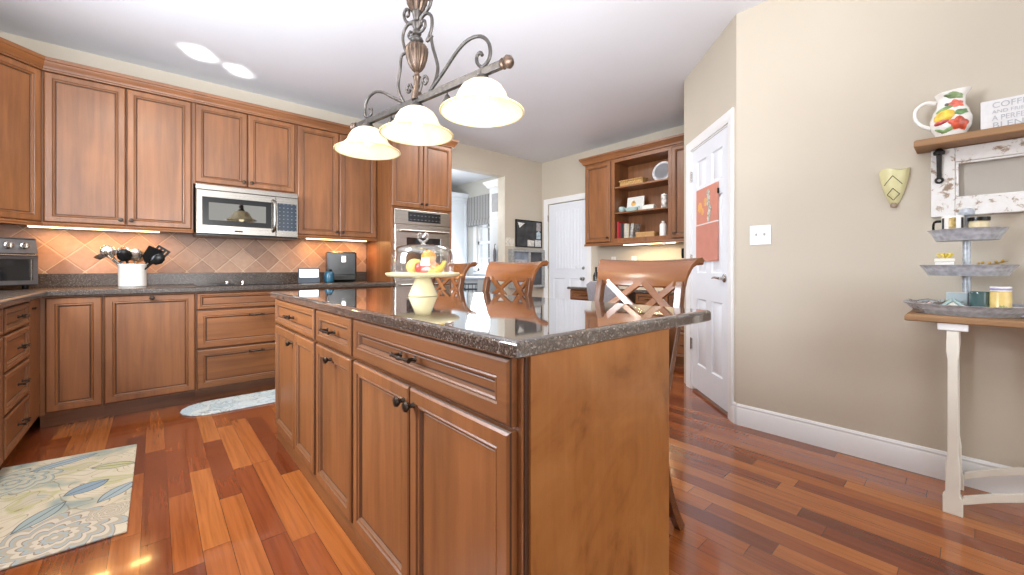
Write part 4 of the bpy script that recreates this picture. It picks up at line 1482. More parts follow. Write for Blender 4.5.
# smart display
e = thing('smart_display', 'small grey tabletop screen glowing white on the counter', 'screen', (1.045, 4.31, CZ), radians(-12))
M['charcoal'] = plain('charcoal_fabric', (0.055, 0.065, 0.08), 0.8)
MB().sweep_y([[(0, -0.002, 0), (0, 0.085, 0), (0, 0.07, 0.07), (0, 0.035, 0.14), (0, 0.026, 0.143), (0, 0.022, 0.14)], [(0.19, -0.002, 0), (0.19, 0.085, 0), (0.19, 0.07, 0.07), (0.19, 0.035, 0.14), (0.19, 0.026, 0.143), (0.19, 0.022, 0.14)]]).build('body', 'charcoal', e, 30, 0.004)
mb = MB().add([(0.012, 0.0095, 0.058), (0.178, 0.0095, 0.058), (0.178, 0.0210, 0.132), (0.012, 0.0210, 0.132)], [(0, 1, 2, 3)])
mb.add([(0.012, 0.0075, 0.058), (0.178, 0.0075, 0.058), (0.178, 0.0190, 0.132), (0.012, 0.0190, 0.132)], [(0, 1, 2, 3)])
mb.add([], [])
mb2 = MB().sweep_y([[(0.012, 0.0055, 0.055), (0.012, 0.0075, 0.055), (0.012, 0.0195, 0.132), (0.012, 0.0165, 0.132)], [(0.178, 0.0055, 0.055), (0.178, 0.0075, 0.055), (0.178, 0.0195, 0.132), (0.178, 0.0165, 0.132)]])
mb2.build('lit_screen', emit('screen_glow', (0.80, 0.93, 1.0), 1.0), e, 0)

# air fryer / cube cooker
e = thing('air_fryer', 'black cube air fryer with a chrome handle on the counter', 'air fryer', (1.335, 4.40, CZ), radians(-14))
MB().box(0, 0.29, 0.0, 0.27, 0.012, 0.315).build('casing', 'black', e, 0, 0.012)
MB().box(0.012, 0.278, -0.012, 0.0, 0.075, 0.305).build('drawer_front', 'black', e, 0, 0.004)
MB().box(0.14, 0.185, -0.04, -0.012, 0.20, 0.275).build('handle', 'nickel', e, 0, 0.008)
MB().box(0.02, 0.27, -0.004, 0.0, 0.03, 0.06).build('lower_trim', 'dark_metal', e, 0, 0.002)
for x in (0.03, 0.26):
    for y in (0.03, 0.24):
        MB().lathe([(0.012, 0), (0.012, 0.013)], 10, (x, y, 0)).build('foot', 'black', e)
M['blue'] = plain('glossy_blue', (0.01, 0.085, 0.145), 0.15, var=0.1, coat=0.4)
e = thing('blue_reflection_jar', 'rounded dark blue jar standing in for a reflection on the air fryer', 'canister', (1.335, 4.325, CZ))  # blue reflection on the fryer's side, modelled as a lidded jar
MB().lathe([(0.0005, 0), (0.034, 0), (0.044, 0.01), (0.048, 0.05), (0.044, 0.095), (0.030, 0.112), (0.024, 0.115)], 24).build('body', 'blue', e)
MB().lathe([(0.026, 0.115), (0.028, 0.119), (0.026, 0.129), (0.008, 0.133), (0.0005, 0.136)], 20).build('lid', 'black', e)

# ------------------------------------------------------------------ rugs
e = MB()
nosed(e, [(-0.60, 2.25), (-0.081, 2.236), (-0.076, 3.30), (-0.60, 3.37)], 0.0005, 0.011)
o = e.build('rug', 'rug', None, 40)
tag(o, 'cream and blue leaf patterned rug on the floor at left foreground', 'rug')
pl = []
for i in range(9):
    a = pi / 2 + pi * i / 8
    pl.append((0.33 + 0.19 * cos(a), 3.815 + 0.185 * sin(a)))
for i in range(9):
    a = -pi / 2 + pi * i / 8
    pl.append((1.00 + 0.19 * cos(a), 3.815 + 0.185 * sin(a)))
e = MB()
nosed(e, pl, 0.0005, 0.010)
o = e.build('floor_mat', 'mat', None, 40)
tag(o, 'pale blue grey mat with rounded ends below the cooktop drawers', 'mat')
# ------------------------------------------------------------------ hutch wall: open wall cabinet and desk
HX, HY0 = 4.46, 3.53        # front plane, far (left) end
HW = HY0 - 1.775
HD = XF - HX - 0.002
e = thing('hutch_wall_cabinet', 'wooden wall cabinet with open shelves between two doors by pantry', 'cabinet', (HX, HY0, 0), IZ)
a0, a1 = 0.475, 1.205      # open part
z0, z1 = 1.375, 2.47
mb = MB().box(0, a0 - 0.02, 0.0, HD, z0, z1).box(a1 + 0.02, HW, 0.0, HD, z0, z1)
mb.box(a0 - 0.02, a1 + 0.02, 0.0, HD, z0, z0 + 0.065).box(a0 - 0.02, a1 + 0.02, 0.0, HD, 2.42, z1).box(a0 - 0.02, a1 + 0.02, HD - 0.015, HD, z0 + 0.065, 2.42)
mb.box(a0 - 0.02, a0, -0.001, HD, z0 + 0.065, 2.42).box(a1, a1 + 0.02, -0.001, HD, z0 + 0.065, 2.42)
mb.build('carcass', 'wood', e, 0, 0.001)
for z in (1.775, 2.105):
    MB().box(a0, a1, 0.01, HD - 0.015, z - 0.02, z).build('shelf', 'wood_h', e, 0, 0.002)
cab_front(e, 'door', 0.012, 0.425, z0 + 0.025, z1 - 0.025, ('knob', 0.39, z0 + 0.08))
cab_front(e, 'door', a1 + 0.05, HW - 0.02, z0 + 0.025, z1 - 0.025, ('knob', a1 + 0.085, z0 + 0.08))
mb = MB()
mb.sweep_y([[(-p, HD - 0.003, z) for p, z in CROWN], [(-p, -p, z) for p, z in CROWN], [(HW - 0.002, -p, z) for p, z in CROWN]])
mb.build('crown_molding', 'wood_h', e, 40)
light_rail(e, 0, HW - 0.002, z0 - 0.02)

ee = led('glowing strip light under the open shelf cabinet by pantry', (4.56, 3.0, 1.358), 0.70, IZ, 2, 'slim lamps under the wall cabinets', (1.0, 0.74, 0.45), 3.5)
e = thing('puck_light', 'small white round lamp under the open shelf cabinet', 'light', (4.43, 2.36, 1.333))
MB().lathe([(0.022, 0.02), (0.026, 0.012), (0.024, 0.0), (0.012, -0.004), (0.0005, -0.005)], 20).build('lens', 'white', e)
MB().lathe([(0.012, 0.02), (0.012, 0.026)], 12).build('mount', 'nickel', e)


def hp(y, z, dx=0.12):
    return (HX + dx, y, z)


# top shelf
M['wicker'] = plain('wicker', (0.45, 0.26, 0.09), 0.7, var=0.5, scale=70, bstr=0.5)
e = thing('wicker_basket', 'long golden wicker basket on the top shelf of the open cabinet', 'basket', hp(2.86, 2.1055, 0.13), IZ)
MB().rings(-0.175, 0.175, 0, 0.085, [(0, 0, 0)]) if False else None
mb = MB()
nosed(mb, [(-0.165, -0.055), (0.165, -0.055), (0.165, 0.055), (-0.165, 0.055)], 0, 0.07)
mb.build('body', 'wicker', e, 40)
mb = MB().tube([(-0.17, -0.06, 0.075), (0.17, -0.06, 0.075), (0.17, 0.06, 0.075), (-0.17, 0.06, 0.075), (-0.17, -0.06, 0.075)], 0.010, 8)
mb.build('rim', 'wicker', e, 40)
M['plate'] = plain('blue_white_plate', (0.72, 0.71, 0.70), 0.25, var=0.22, scale=28, coat=0.3)
e = thing('plate', 'patterned white plate standing upright on the top shelf', 'plate', hp(2.50, 2.108, 0.20), IZ)
mb = MB().lathe([(0.0005, 0.0), (0.07, 0.0), (0.085, -0.008), (0.125, -0.020), (0.128, -0.017), (0.088, -0.003), (0.07, 0.006), (0.0005, 0.006)], 40, (0, 0, 0), 0, 'y')
mb.rot(Matrix.Translation((0, 0.0, 0.129)) @ Matrix.Rotation(radians(-12), 4, 'X'))
o = mb.build('disc', 'plate', e, 50)
mb = MB().lathe([(0.098, 0), (0.100, 0.0012), (0.106, 0.0012), (0.108, 0)], 40, (0, -0.0145, 0), 0, 'y')
mb.rot(Matrix.Translation((0, 0.0, 0.129)) @ Matrix.Rotation(radians(-12), 4, 'X'))
mb.build('rim_band', plain('slate_band', (0.50, 0.50, 0.53), 0.3), e, 50)
# middle shelf
M['teal'] = plain('pale_teal_glaze', (0.36, 0.48, 0.46), 0.3, var=0.12)
e = thing('framed_print', 'small white framed print leaning on the middle shelf', 'picture', hp(2.875, 1.7755, 0.19), IZ)
mb = MB().rings(-0.12, 0.12, 0, 0.205, [(0, 0.012, 0), (0, -0.008, 0), (0.012, -0.008, 0), (0.014, -0.002, 1)])
mb.rot(Matrix.Rotation(radians(-8), 4, 'X'))
mb.build('frame', ['white', plain('print_paper', (0.70, 0.70, 0.66), 0.6)], e, 0)
for (x, z, r, c) in ((-0.03, 0.12, 0.034, (0.75, 0.42, 0.12)), (-0.028, 0.145, 0.02, (0.8, 0.62, 0.4))):
    mb = MB().lathe([(r, 0.0), (r, -0.0012), (0.0005, -0.0012)], 20, (x, -0.0025, z), 0, 'y')
    mb.rot(Matrix.Rotation(radians(-8), 4, 'X'))
    mb.build('printed_motif', plain('motif_colour', c, 0.6), e, 0)
e = thing('teal_pot', 'small teal pot at left end of the middle shelf', 'pot', hp(2.99, 1.7755, 0.07))
MB().lathe([(0.0005, 0), (0.025, 0), (0.038, 0.02), (0.042, 0.05), (0.036, 0.07), (0.032, 0.068), (0.036, 0.05), (0.03, 0.02), (0.0005, 0.012)], 18).build('body', 'teal', e)
e = thing('teal_dish', 'long pale teal dish in front of the small framed print', 'dish', hp(2.85, 1.7755, 0.075), IZ)
mb = MB()
mb.lathe([(0.0005, 0), (0.07, 0.0), (0.085, 0.012), (0.098, 0.048), (0.094, 0.05), (0.08, 0.016), (0.066, 0.008), (0.0005, 0.006)], 24, sy=0.45)
mb.build('body', 'teal', e)
for s in (-1, 1):
    MB().tube([(s * 0.09, 0, 0.035), (s * 0.112, 0, 0.042), (s * 0.112, 0, 0.052), (s * 0.094, 0, 0.049)], 0.006, 8, 0, 3).build('handle', 'teal', e)
e = thing('butter_dish', 'low white covered dish on the middle shelf', 'dish', hp(2.615, 1.7755, 0.09), IZ)
mb = MB()
nosed(mb, [(-0.085, -0.04), (0.085, -0.04), (0.085, 0.04), (-0.085, 0.04)], 0, 0.012)
mb.build('base_plate', 'white', e, 40)
mb = MB()
mb.extrude([(-0.036, 0.012), (0.036, 0.012), (0.034, 0.045), (0.02, 0.06), (-0.02, 0.06), (-0.034, 0.045)], -0.075, 0.075, 'yz')
mb.build('cover', 'cream', e, 30, 0.004)
M['speck'] = plain('speckled_white', (0.55, 0.52, 0.48), 0.35, var=0.75, scale=26)
e = thing('patterned_canister', 'tall speckled white canister at right end of middle shelf', 'canister', hp(2.405, 1.7755, 0.06))
MB().lathe([(0.0005, 0), (0.036, 0), (0.036, 0.13), (0.033, 0.135), (0.0005, 0.136)], 20).build('body', 'speck', e)
MB().lathe([(0.034, 0.137), (0.037, 0.14), (0.035, 0.153), (0.010, 0.157), (0.010, 0.166), (0.0005, 0.168)], 20).build('lid', 'white', e)
# bottom shelf: books
BK = [('thick red book at far left of the bottom shelf', 0.034, 0.215, (0.42, 0.02, 0.03), 0), ('slim red book second from left on the bottom shelf', 0.020, 0.20, (0.35, 0.02, 0.025), 0),
      ('black book beside the red books on the bottom shelf', 0.026, 0.19, (0.03, 0.03, 0.03), 0), ('dark green book right of the black book', 0.020, 0.185, (0.07, 0.08, 0.07), 0),
      ('cream book beside the dark books on the bottom shelf', 0.028, 0.185, (0.62, 0.56, 0.46), 0), ('white book second of the pale books on bottom shelf', 0.022, 0.18, (0.70, 0.67, 0.60), 0),
      ('tan book third of the pale books on bottom shelf', 0.022, 0.178, (0.52, 0.42, 0.28), 0), ('grey patterned book leaning at right of the book row', 0.045, 0.18, (0.36, 0.35, 0.33), 6)]
yy = 3.045
for lb, t, h, c, lean in BK:
    e = thing('book', lb, 'book', (HX + 0.04, yy - t / 2, 1.4405), 0, 'books on the bottom shelf of the open cabinet')
    e.rotation_euler.x = radians(lean)
    mt = plain('book_cover', c, 0.5, var=0.15 if lean == 0 else 0.6, scale=40)
    MB().box(0, 0.15, -t / 2, -t / 2 + 0.003, 0, h).box(0, 0.15, t / 2 - 0.003, t / 2, 0, h).box(0, 0.004, -t / 2, t / 2, 0, h).build('cover', mt, e, 0)
    MB().box(0.005, 0.145, -t / 2 + 0.0032, t / 2 - 0.0032, 0.004, h - 0.004).build('pages', 'cream', e, 0)
    yy -= t + 0.002 + (0.012 if lean else 0)
M['honey'] = wood('honey_box_wood', (0.38, 0.20, 0.07), (0.55, 0.32, 0.12), 'y', 0.5)
e = thing('wooden_box', 'low honey coloured wooden box on the bottom shelf', 'box', hp(2.645, 1.4405, 0.09), IZ)
MB().box(-0.125, 0.125, -0.055, 0.055, 0, 0.045).build('body', 'honey', e, 0, 0.002)
MB().box(-0.128, 0.128, -0.058, 0.058, 0.0455, 0.062).build('lid', 'honey', e, 0, 0.002)
e = thing('white_bottle', 'white bottle at right end of the bottom shelf', 'bottle', hp(2.43, 1.4405, 0.08))
MB().lathe([(0.0005, 0), (0.038, 0), (0.040, 0.01), (0.040, 0.13), (0.030, 0.15), (0.016, 0.158)], 20).build('body', 'white', e)
MB().lathe([(0.017, 0.159), (0.017, 0.178), (0.0005, 0.18)], 14).build('cap', 'cream', e)

# desk below: two drawer pedestals, a stone top and a grey chair in the knee space
DX, DZ = 4.222, 0.775


def pedestal(label, y_far, y_near, fronts):
    w = y_far - y_near
    e = thing('desk_pedestal', label, 'cabinet', (DX, y_far, 0), IZ, 'drawer pedestals of the desk')
    MB().box(0, w, 0, XF - DX - 0.02, 0.09, DZ).build('carcass', 'wood', e, 0)
    MB().box(0, w, 0.06, XF - DX - 0.02, 0, 0.09).build('toe_kick', 'wood_h', e, 0)
    for f in fronts:
        cab_front(e, *f)


def dr(w, n=3):
    zs = [(0.645, 0.765), (0.385, 0.635), (0.105, 0.375)]
    return [('drawer', 0.006, w - 0.006, a, b_, ('pull', w / 2, (a + b_) / 2), 0.036) for a, b_ in zs]


pedestal('drawer pedestal at left end of the desk beside the white door', 3.59, 3.09, dr(0.50))
pedestal('drawer pedestal at right end of the desk beside the pantry', 2.60, 1.78, dr(0.41) + [('drawer', 0.416, 0.814, a, b_, ('pull', 0.615, (a + b_) / 2), 0.036) for a, b_ in ((0.645, 0.765), (0.385, 0.635), (0.105, 0.375))])
mb = nosed(MB(), [(4.185, 1.765), (XF - 0.004, 1.765), (XF - 0.004, 3.62), (4.185, 3.62)], DZ + 0.001, DZ + 0.035)
tag(mb.build('desk_worktop', 'granite', None, 0), 'brown granite desk top below the open shelf cabinet', 'worktop')
e = thing('desk_chair', 'grey upholstered chair tucked into the desk knee space', 'chair', (4.10, 2.83, 0), 0)
loops = []
for i in range(9):
    t = -1 + 2 * i / 8
    y = t * 0.20
    b = -0.05 * (1 - t * t)
    hh = 0.90 - 0.035 * t ** 4
    loops.append([(-0.16 + b + 0.03, y, 0.50), (-0.22 + b, y, 0.70), (-0.25 + b, y, hh), (-0.22 + b, y, hh + 0.012), (-0.17 + b, y, hh - 0.02), (-0.10 + b, y, 0.50)])
MB().sweep_y(loops).build('backrest', 'greyf', e, 60)
mb = MB()
nosed(mb, [(-0.20, -0.21), (0.22, -0.21), (0.22, 0.21), (-0.20, 0.21)], 0.40, 0.49)
mb.build('seat', 'greyf', e, 40)
for x in (-0.17, 0.18):
    for y in (-0.18, 0.18):
        MB().tube([(x * 1.1, y * 1.05, 0), (x, y, 0.40)], [0.012, 0.018], 10).build('leg', 'chair_dark', e)
DT = DZ + 0.0355
e = thing('dark_bottle', 'dark bottle standing at left end of the desk top', 'bottle', (4.40, 3.30, DT))
MB().lathe([(0.0005, 0), (0.038, 0), (0.040, 0.01), (0.040, 0.15), (0.030, 0.18), (0.014, 0.20), (0.014, 0.235)], 20).build('body', 'blackglass', e)
MB().lathe([(0.015, 0.2355), (0.015, 0.262), (0.0005, 0.263)], 14).build('cap', 'dark_metal', e)
M['greenglass'] = plain('grey_green_glass', (0.20, 0.23, 0.20), 0.1, var=0.2, coat=0.5)
e = thing('glass_bowl', 'grey green bowl on the right part of the desk top', 'bowl', (4.38, 2.27, DT))
MB().lathe([(0.0005, 0), (0.05, 0), (0.06, 0.01), (0.105, 0.06), (0.11, 0.075), (0.104, 0.074), (0.055, 0.02), (0.0005, 0.014)], 28).build('body', 'greenglass', e)
e = thing('coffee_maker', 'black coffee maker under the right door of the wall cabinet', 'coffee maker', (4.42, 2.27, DT), IZ)
MB().box(0.12, 0.32, 0.0, 0.26, 0.0, 0.03).box(0.12, 0.32, 0.15, 0.26, 0.03, 0.36).box(0.12, 0.32, 0.0, 0.26, 0.36, 0.47).build('body', 'black', e, 0, 0.004)
MB().lathe([(0.0005, 0.031), (0.06, 0.031), (0.072, 0.07), (0.068, 0.13), (0.05, 0.155), (0.05, 0.165)], 20, (0.22, 0.07, 0)).build('jug', 'blackglass', e)
MB().box(0.15, 0.29, -0.003, 0.0, 0.395, 0.44).build('display', 'dark_metal', e, 0)
# outlet plates on the wall above the desk
for (y, lb) in ((3.30, 'white outlet plate on the wall left above the desk'), (2.98, 'white outlet plate on the wall behind the nearest stool')):
    e = thing('wall_outlet', lb, 'outlet', (XF - 0.0065, y, 1.16), IZ, 'outlet plates above the desk')
    MB().box(-0.036, 0.036, 0, 0.006, -0.057, 0.057).build('plate', 'trim', e, 0, 0.002)
    for z in (-0.022, 0.022):
        MB().box(-0.014, 0.014, -0.0025, 0, z - 0.016, z + 0.016).build('socket', 'cream', e, 0, 0.002)

# ------------------------------------------------------------------ chalkboard corner on the back wall
e = thing('chalkboard', 'square black memo board on the wall right of the opening', 'board', (4.208, YB - 0.022, 1.39))
MB().rings(0, 0.572, 0, 0.43, [(0, 0.02, 0), (0, 0.0, 0), (0.014, 0.0, 0), (0.016, 0.006, 1)]).build('board', ['black', plain('slate', (0.045, 0.045, 0.045), 0.85, var=0.4, scale=9)], e, 0)
M['paper'] = plain('pale_paper', (0.62, 0.60, 0.55), 0.7, var=0.3, scale=34)


def note(label, pts, c, y=YB - 0.0175):
    mt = plain('note_paper', c, 0.7, var=0.28, scale=36)
    o = MB().extrude(pts, y - 0.0012, y, 'xz').build('paper_note', mt, None, 0)
    tag(o, label, 'note', 'papers pinned to the memo board')


note('white triangular paper pinned at upper left of the memo board', [(4.25, 1.775), (4.40, 1.77), (4.29, 1.69)], (0.75, 0.75, 0.72))
note('small photo strip at upper right of the memo board', [(4.66, 1.66), (4.755, 1.66), (4.755, 1.795), (4.66, 1.795)], (0.36, 0.34, 0.33))
note('pale blue photo at right edge of the memo board', [(4.66, 1.53), (4.755, 1.53), (4.755, 1.63), (4.71, 1.66), (4.66, 1.63)], (0.45, 0.55, 0.62))
note('torn cream photo at lower middle of the memo board', [(4.46, 1.405), (4.60, 1.405), (4.61, 1.50), (4.46, 1.51)], (0.62, 0.59, 0.53))
note('white photo at lower right corner of the memo board', [(4.625, 1.405), (4.765, 1.405), (4.765, 1.51), (4.625, 1.515)], (0.60, 0.60, 0.58))
note('cream card on the wall left of the memo board', [(3.99, 1.40), (4.19, 1.40), (4.19, 1.53), (3.99, 1.535)] if False else [(4.012, 1.40), (4.19, 1.40), (4.19, 1.525), (4.012, 1.53)], (0.66, 0.62, 0.54), YB - 0.0005)
M['greyframe'] = plain('grey_washed_wood', (0.33, 0.33, 0.32), 0.6, var=0.2, scale=30)
e = thing('memo_cabinet', 'grey two compartment wall organizer below the memo board', 'organizer', (4.065, YB - 0.092, 0.75))
mb = MB().box(0, 0.715, 0.08, 0.09, 0, 0.60).box(0, 0.045, 0, 0.08, 0, 0.60).box(0.67, 0.715, 0, 0.08, 0, 0.60).box(0.045, 0.67, 0, 0.08, 0, 0.04).box(0.045, 0.67, 0, 0.08, 0.56, 0.60).box(0.37, 0.40, 0, 0.08, 0.04, 0.56)
mb.build('frame', 'greyframe', e, 0, 0.002)
MB().box(0.045, 0.37, 0.03, 0.036, 0.04, 0.56).build('left_panel', plain('steel_blue_panel', (0.22, 0.25, 0.30), 0.4, var=0.35, scale=8), e, 0)
MB().box(0.40, 0.67, 0.03, 0.036, 0.04, 0.56).build('right_panel', plain('dark_grey_panel', (0.06, 0.06, 0.065), 0.4, var=0.4, scale=8), e, 0)
e = thing('framed_photo', 'small blue grey picture standing in the wall organizer', 'picture', (4.14, YB - 0.088, 0.7905))
MB().rings(0, 0.25, 0, 0.40, [(0, 0.02, 0), (0, 0.0, 0), (0.018, 0.0, 0), (0.02, 0.004, 1)]).build('frame', [plain('dull_silver', (0.42, 0.43, 0.46), 0.4), plain('photo_print', (0.33, 0.36, 0.44), 0.5, var=0.5, scale=14)], e, 0)

# ------------------------------------------------------------------ mudroom seen through the opening
e = bpy.data.objects.new('window_2', None)
COL.objects.link(e)
e['kind'] = 'structure'
mb = MB()
for (a, b_, c, d) in ((MWa, MWb, MWz0, MWz0 + 0.05), (MWa, MWb, MWz1 - 0.05, MWz1), (MWa, MWa + 0.05, MWz0, MWz1), (MWb - 0.05, MWb, MWz0, MWz1), (MWa, MWb, 1.53, 1.585)):
    mb.box(XF + 0.03, XF + 0.09, a, b_, c, d)
for z in (1.25, 1.85):
    mb.box(XF + 0.05, XF + 0.07, MWa, MWb, z - 0.01, z + 0.01)
mb.box(XF + 0.05, XF + 0.07, (MWa + MWb) / 2 + 0.09, (MWa + MWb) / 2 + 0.11, MWz0, MWz1)
mb.build('window_frame', 'trim', e, 0)
MB().box(XF + 0.058, XF + 0.062, MWa + 0.05, MWb - 0.05, MWz0 + 0.05, MWz1 - 0.05).build('window_pane', 'pane', e, 0)
mb = MB()
for (a, b_, c, d) in ((MWa - 0.09, MWa, MWz0 - 0.02, MWz1 + 0.09), (MWb, MWb + 0.09, MWz0 - 0.02, MWz1 + 0.09), (MWa, MWb, MWz1, MWz1 + 0.09), (MWa - 0.1, MWb + 0.1, MWz0 - 0.06, MWz0)):
    mb.box(XF - 0.02, XF - 0.001, a, b_, c, d)
struct('trim_5', mb, 'trim')


def stripes():
    m, nt, b = new_mat('grey_striped_cloth')
    v = objco(nt)
    sp = nt.nodes.new('ShaderNodeSeparateXYZ')
    nt.links.new(v, sp.inputs[0])
    f = mth(nt, 'FRACT', mth(nt, 'MULTIPLY', sp.outputs[1], 11.0))
    s = mth(nt, 'LESS_THAN', f, 0.3)
    s2 = mth(nt, 'LESS_THAN', mth(nt, 'ABSOLUTE', mth(nt, 'SUBTRACT', f, 0.62)), 0.05)
    nt.links.new(mixc(nt, mth(nt, 'MAXIMUM', s, s2), (0.36, 0.36, 0.36), (0.15, 0.155, 0.16)), b.inputs['Base Color'])
    b.inputs['Roughness'].default_value = 0.9
    return m


e = thing('roman_shade', 'grey striped roman shade over the far mudroom window', 'window shade', (0, 0, 0))
st = stripes()
MB().box(4.722, 4.775, 5.78, 6.70, 1.98, 2.46).build('cloth', st, e, 0, 0.004)
mb = MB()
for i, z in enumerate((1.975, 1.945, 1.915)):
    mb.tube([(4.735 - 0.004 * i, 5.775, z), (4.735 - 0.004 * i, 6.705, z)], 0.030, 10)
mb.build('gathered_hem', st, e, 60)
M['palewhite'] = plain('blue_white_paint', (0.70, 0.75, 0.80), 0.35, var=0.01)
e = thing('tall_pantry_cabinet', 'tall plain white cabinet at the left of the mudroom', 'cabinet', (3.60, 6.80, 0))
MB().box(0, 1.19, 0, 0.6, 0, 2.472).build('carcass', 'palewhite', e, 0, 0.004)
front(MB(), 0.30, 0.72, 0.1, 2.4, 0.06).build('door', ['palewhite', 'palewhite', 'palewhite'], e, 0)
front(MB(), 0.74, 1.17, 0.1, 2.4, 0.06).build('door', ['palewhite', 'palewhite', 'palewhite'], e, 0)
mb = MB().sweep_y([[(x, -p * 0.8, z) for p, z in CROWN] for x in (0, 1.19)])
mb.build('crown_molding', 'palewhite', e, 40)
e = thing('mudroom_wall_cabinet', 'white wall cabinet with crown and grey glass in the mudroom', 'cabinet', (4.46, 5.655, 0), IZ)
w = 5.655 - 4.87
MB().box(0, w, 0, 0.335, 1.0, 2.472).build('carcass', 'palewhite', e, 0)
d = MB().rings(0.02, w / 2 - 0.01, 1.98, 2.41, [(0, 0, 0), (0, -0.018, 0), (0.05, -0.018, 0), (0.055, -0.012, 1)]).build('glass_door', ['palewhite', plain('grey_glass', (0.40, 0.41, 0.44), 0.15)], e, 0)
MB().rings(w / 2 + 0.01, w - 0.02, 1.98, 2.41, [(0, 0, 0), (0, -0.018, 0), (0.05, -0.018, 0), (0.055, -0.012, 1)]).build('glass_door', ['palewhite', plain('grey_glass_pane', (0.40, 0.41, 0.44), 0.15)], e, 0)
MB().rings(0.02, w - 0.02, 1.03, 1.95, [(0, 0, 0), (0, -0.018, 0), (0.06, -0.018, 0), (0.065, -0.012, 0)]).build('lower_door', 'palewhite', e, 0)
knob(d, w / 2 - 0.035, 2.08, -0.018).data.materials[0] = M['white']
mb = MB().sweep_y([[(-p * 1.4, 0.33, 2.472 + (z - 2.468) * 1.2) for p, z in CROWN], [(-p * 1.4, -p * 1.4, 2.472 + (z - 2.468) * 1.2) for p, z in CROWN], [(w, -p * 1.4, 2.472 + (z - 2.468) * 1.2) for p, z in CROWN]])
mb.build('crown_molding', 'trim', e, 40)
e = thing('hanging_umbrella', 'slim dark grey umbrella hanging at the mudroom cabinet', 'umbrella', (4.40, 5.44, 0))
MB().lathe([(0.004, 1.03), (0.016, 1.08), (0.030, 1.28), (0.026, 1.36), (0.006, 1.42)], 12).build('folded_cloth', plain('slate_cloth', (0.20, 0.20, 0.23), 0.8), e)
MB().tube([(0, 0, 1.42), (0, 0, 1.46), (0.012, 0, 1.475), (0.024, 0, 1.46)], 0.005, 8, 0, 3).build('handle', 'dark_metal', e)
e = thing('mudroom_bench', 'pale blue white bench below the mudroom window', 'bench', (4.20, 5.655, 0))
MB().box(0.0, 0.585, 0, 1.05, 0.0, 0.86).build('base', 'palewhite', e, 0, 0.004)
mb = MB()
nosed(mb, [(-0.03, -0.01), (0.59, -0.01), (0.59, 1.055), (-0.03, 1.055)], 0.861, 0.90)
mb.build('top', plain('pale_blue_top', (0.56, 0.66, 0.80), 0.3, var=0.02), e, 40)
M['wire'] = plain('dark_teal_wire', (0.05, 0.075, 0.085), 0.5, 0.4)


def wire_basket(label, x, y):
    e = thing('wire_basket', label, 'basket', (x, y, 0.42), 0, 'dark wire baskets before the mudroom bench')
    for z in (0.0, 0.09, 0.18, 0.27, 0.36):
        r = 0.10 + 0.03 * z
        MB().tube([(r * cos(a), r * sin(a), z + 0.012) for a in [2 * pi * k / 20 for k in range(21)]], 0.011, 6).build('hoop', 'wire', e)
    mb = MB()
    for k in range(10):
        a = 2 * pi * k / 10
        mb.tube([(0.10 * cos(a), 0.10 * sin(a), 0.012), (0.111 * cos(a), 0.111 * sin(a), 0.385)], 0.005, 5)
    mb.lathe([(0.098, 0.0), (0.098, 0.008)], 20)
    mb.build('ribs', 'wire', e)


e = thing('low_table', 'low pale table carrying two dark wire baskets', 'table', (3.80, 5.40, 0))
MB().box(0, 0.36, 0, 0.80, 0.385, 0.419).build('tabletop', 'palewhite', e, 0, 0.003)
for x in (0.02, 0.30):
    for y in (0.02, 0.74):
        MB().box(x, x + 0.04, y, y + 0.04, 0, 0.385).build('leg', 'palewhite', e, 0, 0.002)
wire_basket('dark hooped wire basket seen left of the middle stool', 4.02, 5.97)
wire_basket('dark hooped wire basket half hidden by the middle stool', 3.99, 5.58)

# outside the mudroom window
struct('ground_outside', MB().box(5.1, 14, 3.0, 16, -0.12, -0.02), plain('lawn', (0.36, 0.42, 0.08), 0.9, var=0.3, scale=4))
e = thing('porch_post', 'dark porch post seen through the mudroom window', 'post', (5.60, 7.02, -0.02))
MB().box(-0.07, 0.07, -0.07, 0.07, 0, 2.7).build('shaft', 'dark_metal', e, 0, 0.004)
MB().box(-0.09, 0.09, -0.09, 0.09, 0, 0.15).build('base_block', 'dark_metal', e, 0, 0.004)

# ------------------------------------------------------------------ pantry door hanging and light switch
e = thing('door_calendar', 'salmon pink paper organizer hanging on the white pantry door', 'organizer', PO, PRZ)
M['salmon'] = plain('salmon_paper', (0.58, 0.235, 0.165), 0.7, var=0.05)
s0, s1 = 0.9885 - 0.683, 0.9885 - 0.281
MB().box(s0, s1, -0.006, 0.005, 1.42, 1.71).build('upper_sheet', 'salmon', e, 0, 0.001)
MB().box(s0, s1, -0.008, 0.005, 1.115, 1.412).build('lower_pocket', plain('salmon_pocket', (0.55, 0.225, 0.165), 0.7, var=0.05), e, 0, 0.001)
MB().box(s0, s1, -0.0075, 0.004, 1.411, 1.421).build('white_edge', 'white', e, 0)
mb = MB()
for (x, z, r) in ((0.08, 1.56, 0.045), (0.13, 1.52, 0.03), (0.19, 1.59, 0.035)):
    mb.lathe([(r, 0.0), (r, -0.0015), (0.0005, -0.0015)], 7, (s0 + x, -0.0062, z), 0, 'y')
mb.build('golden_flower_print', plain('golden_print', (0.70, 0.36, 0.12), 0.6, var=0.25), e, 0)
for i, (x, z) in enumerate(((0.245, 1.655), (0.25, 1.615), (0.245, 1.575), (0.275, 1.53), (0.262, 1.49), (0.255, 1.455))):
    MB().lathe([(0.028, 0.0), (0.028, -0.004), (0.0005, -0.005)], 9, (s0 + x, -0.0065, z), 0, 'y').build('grey_charm', plain('grey_charm', (0.50, 0.48, 0.42), 0.5, var=0.5, scale=60), e, 0)
MB().box(s1 + 0.001, s1 + 0.012, -0.008, 0.004, 1.62, 1.66).build('side_clip', 'dark_metal', e, 0)

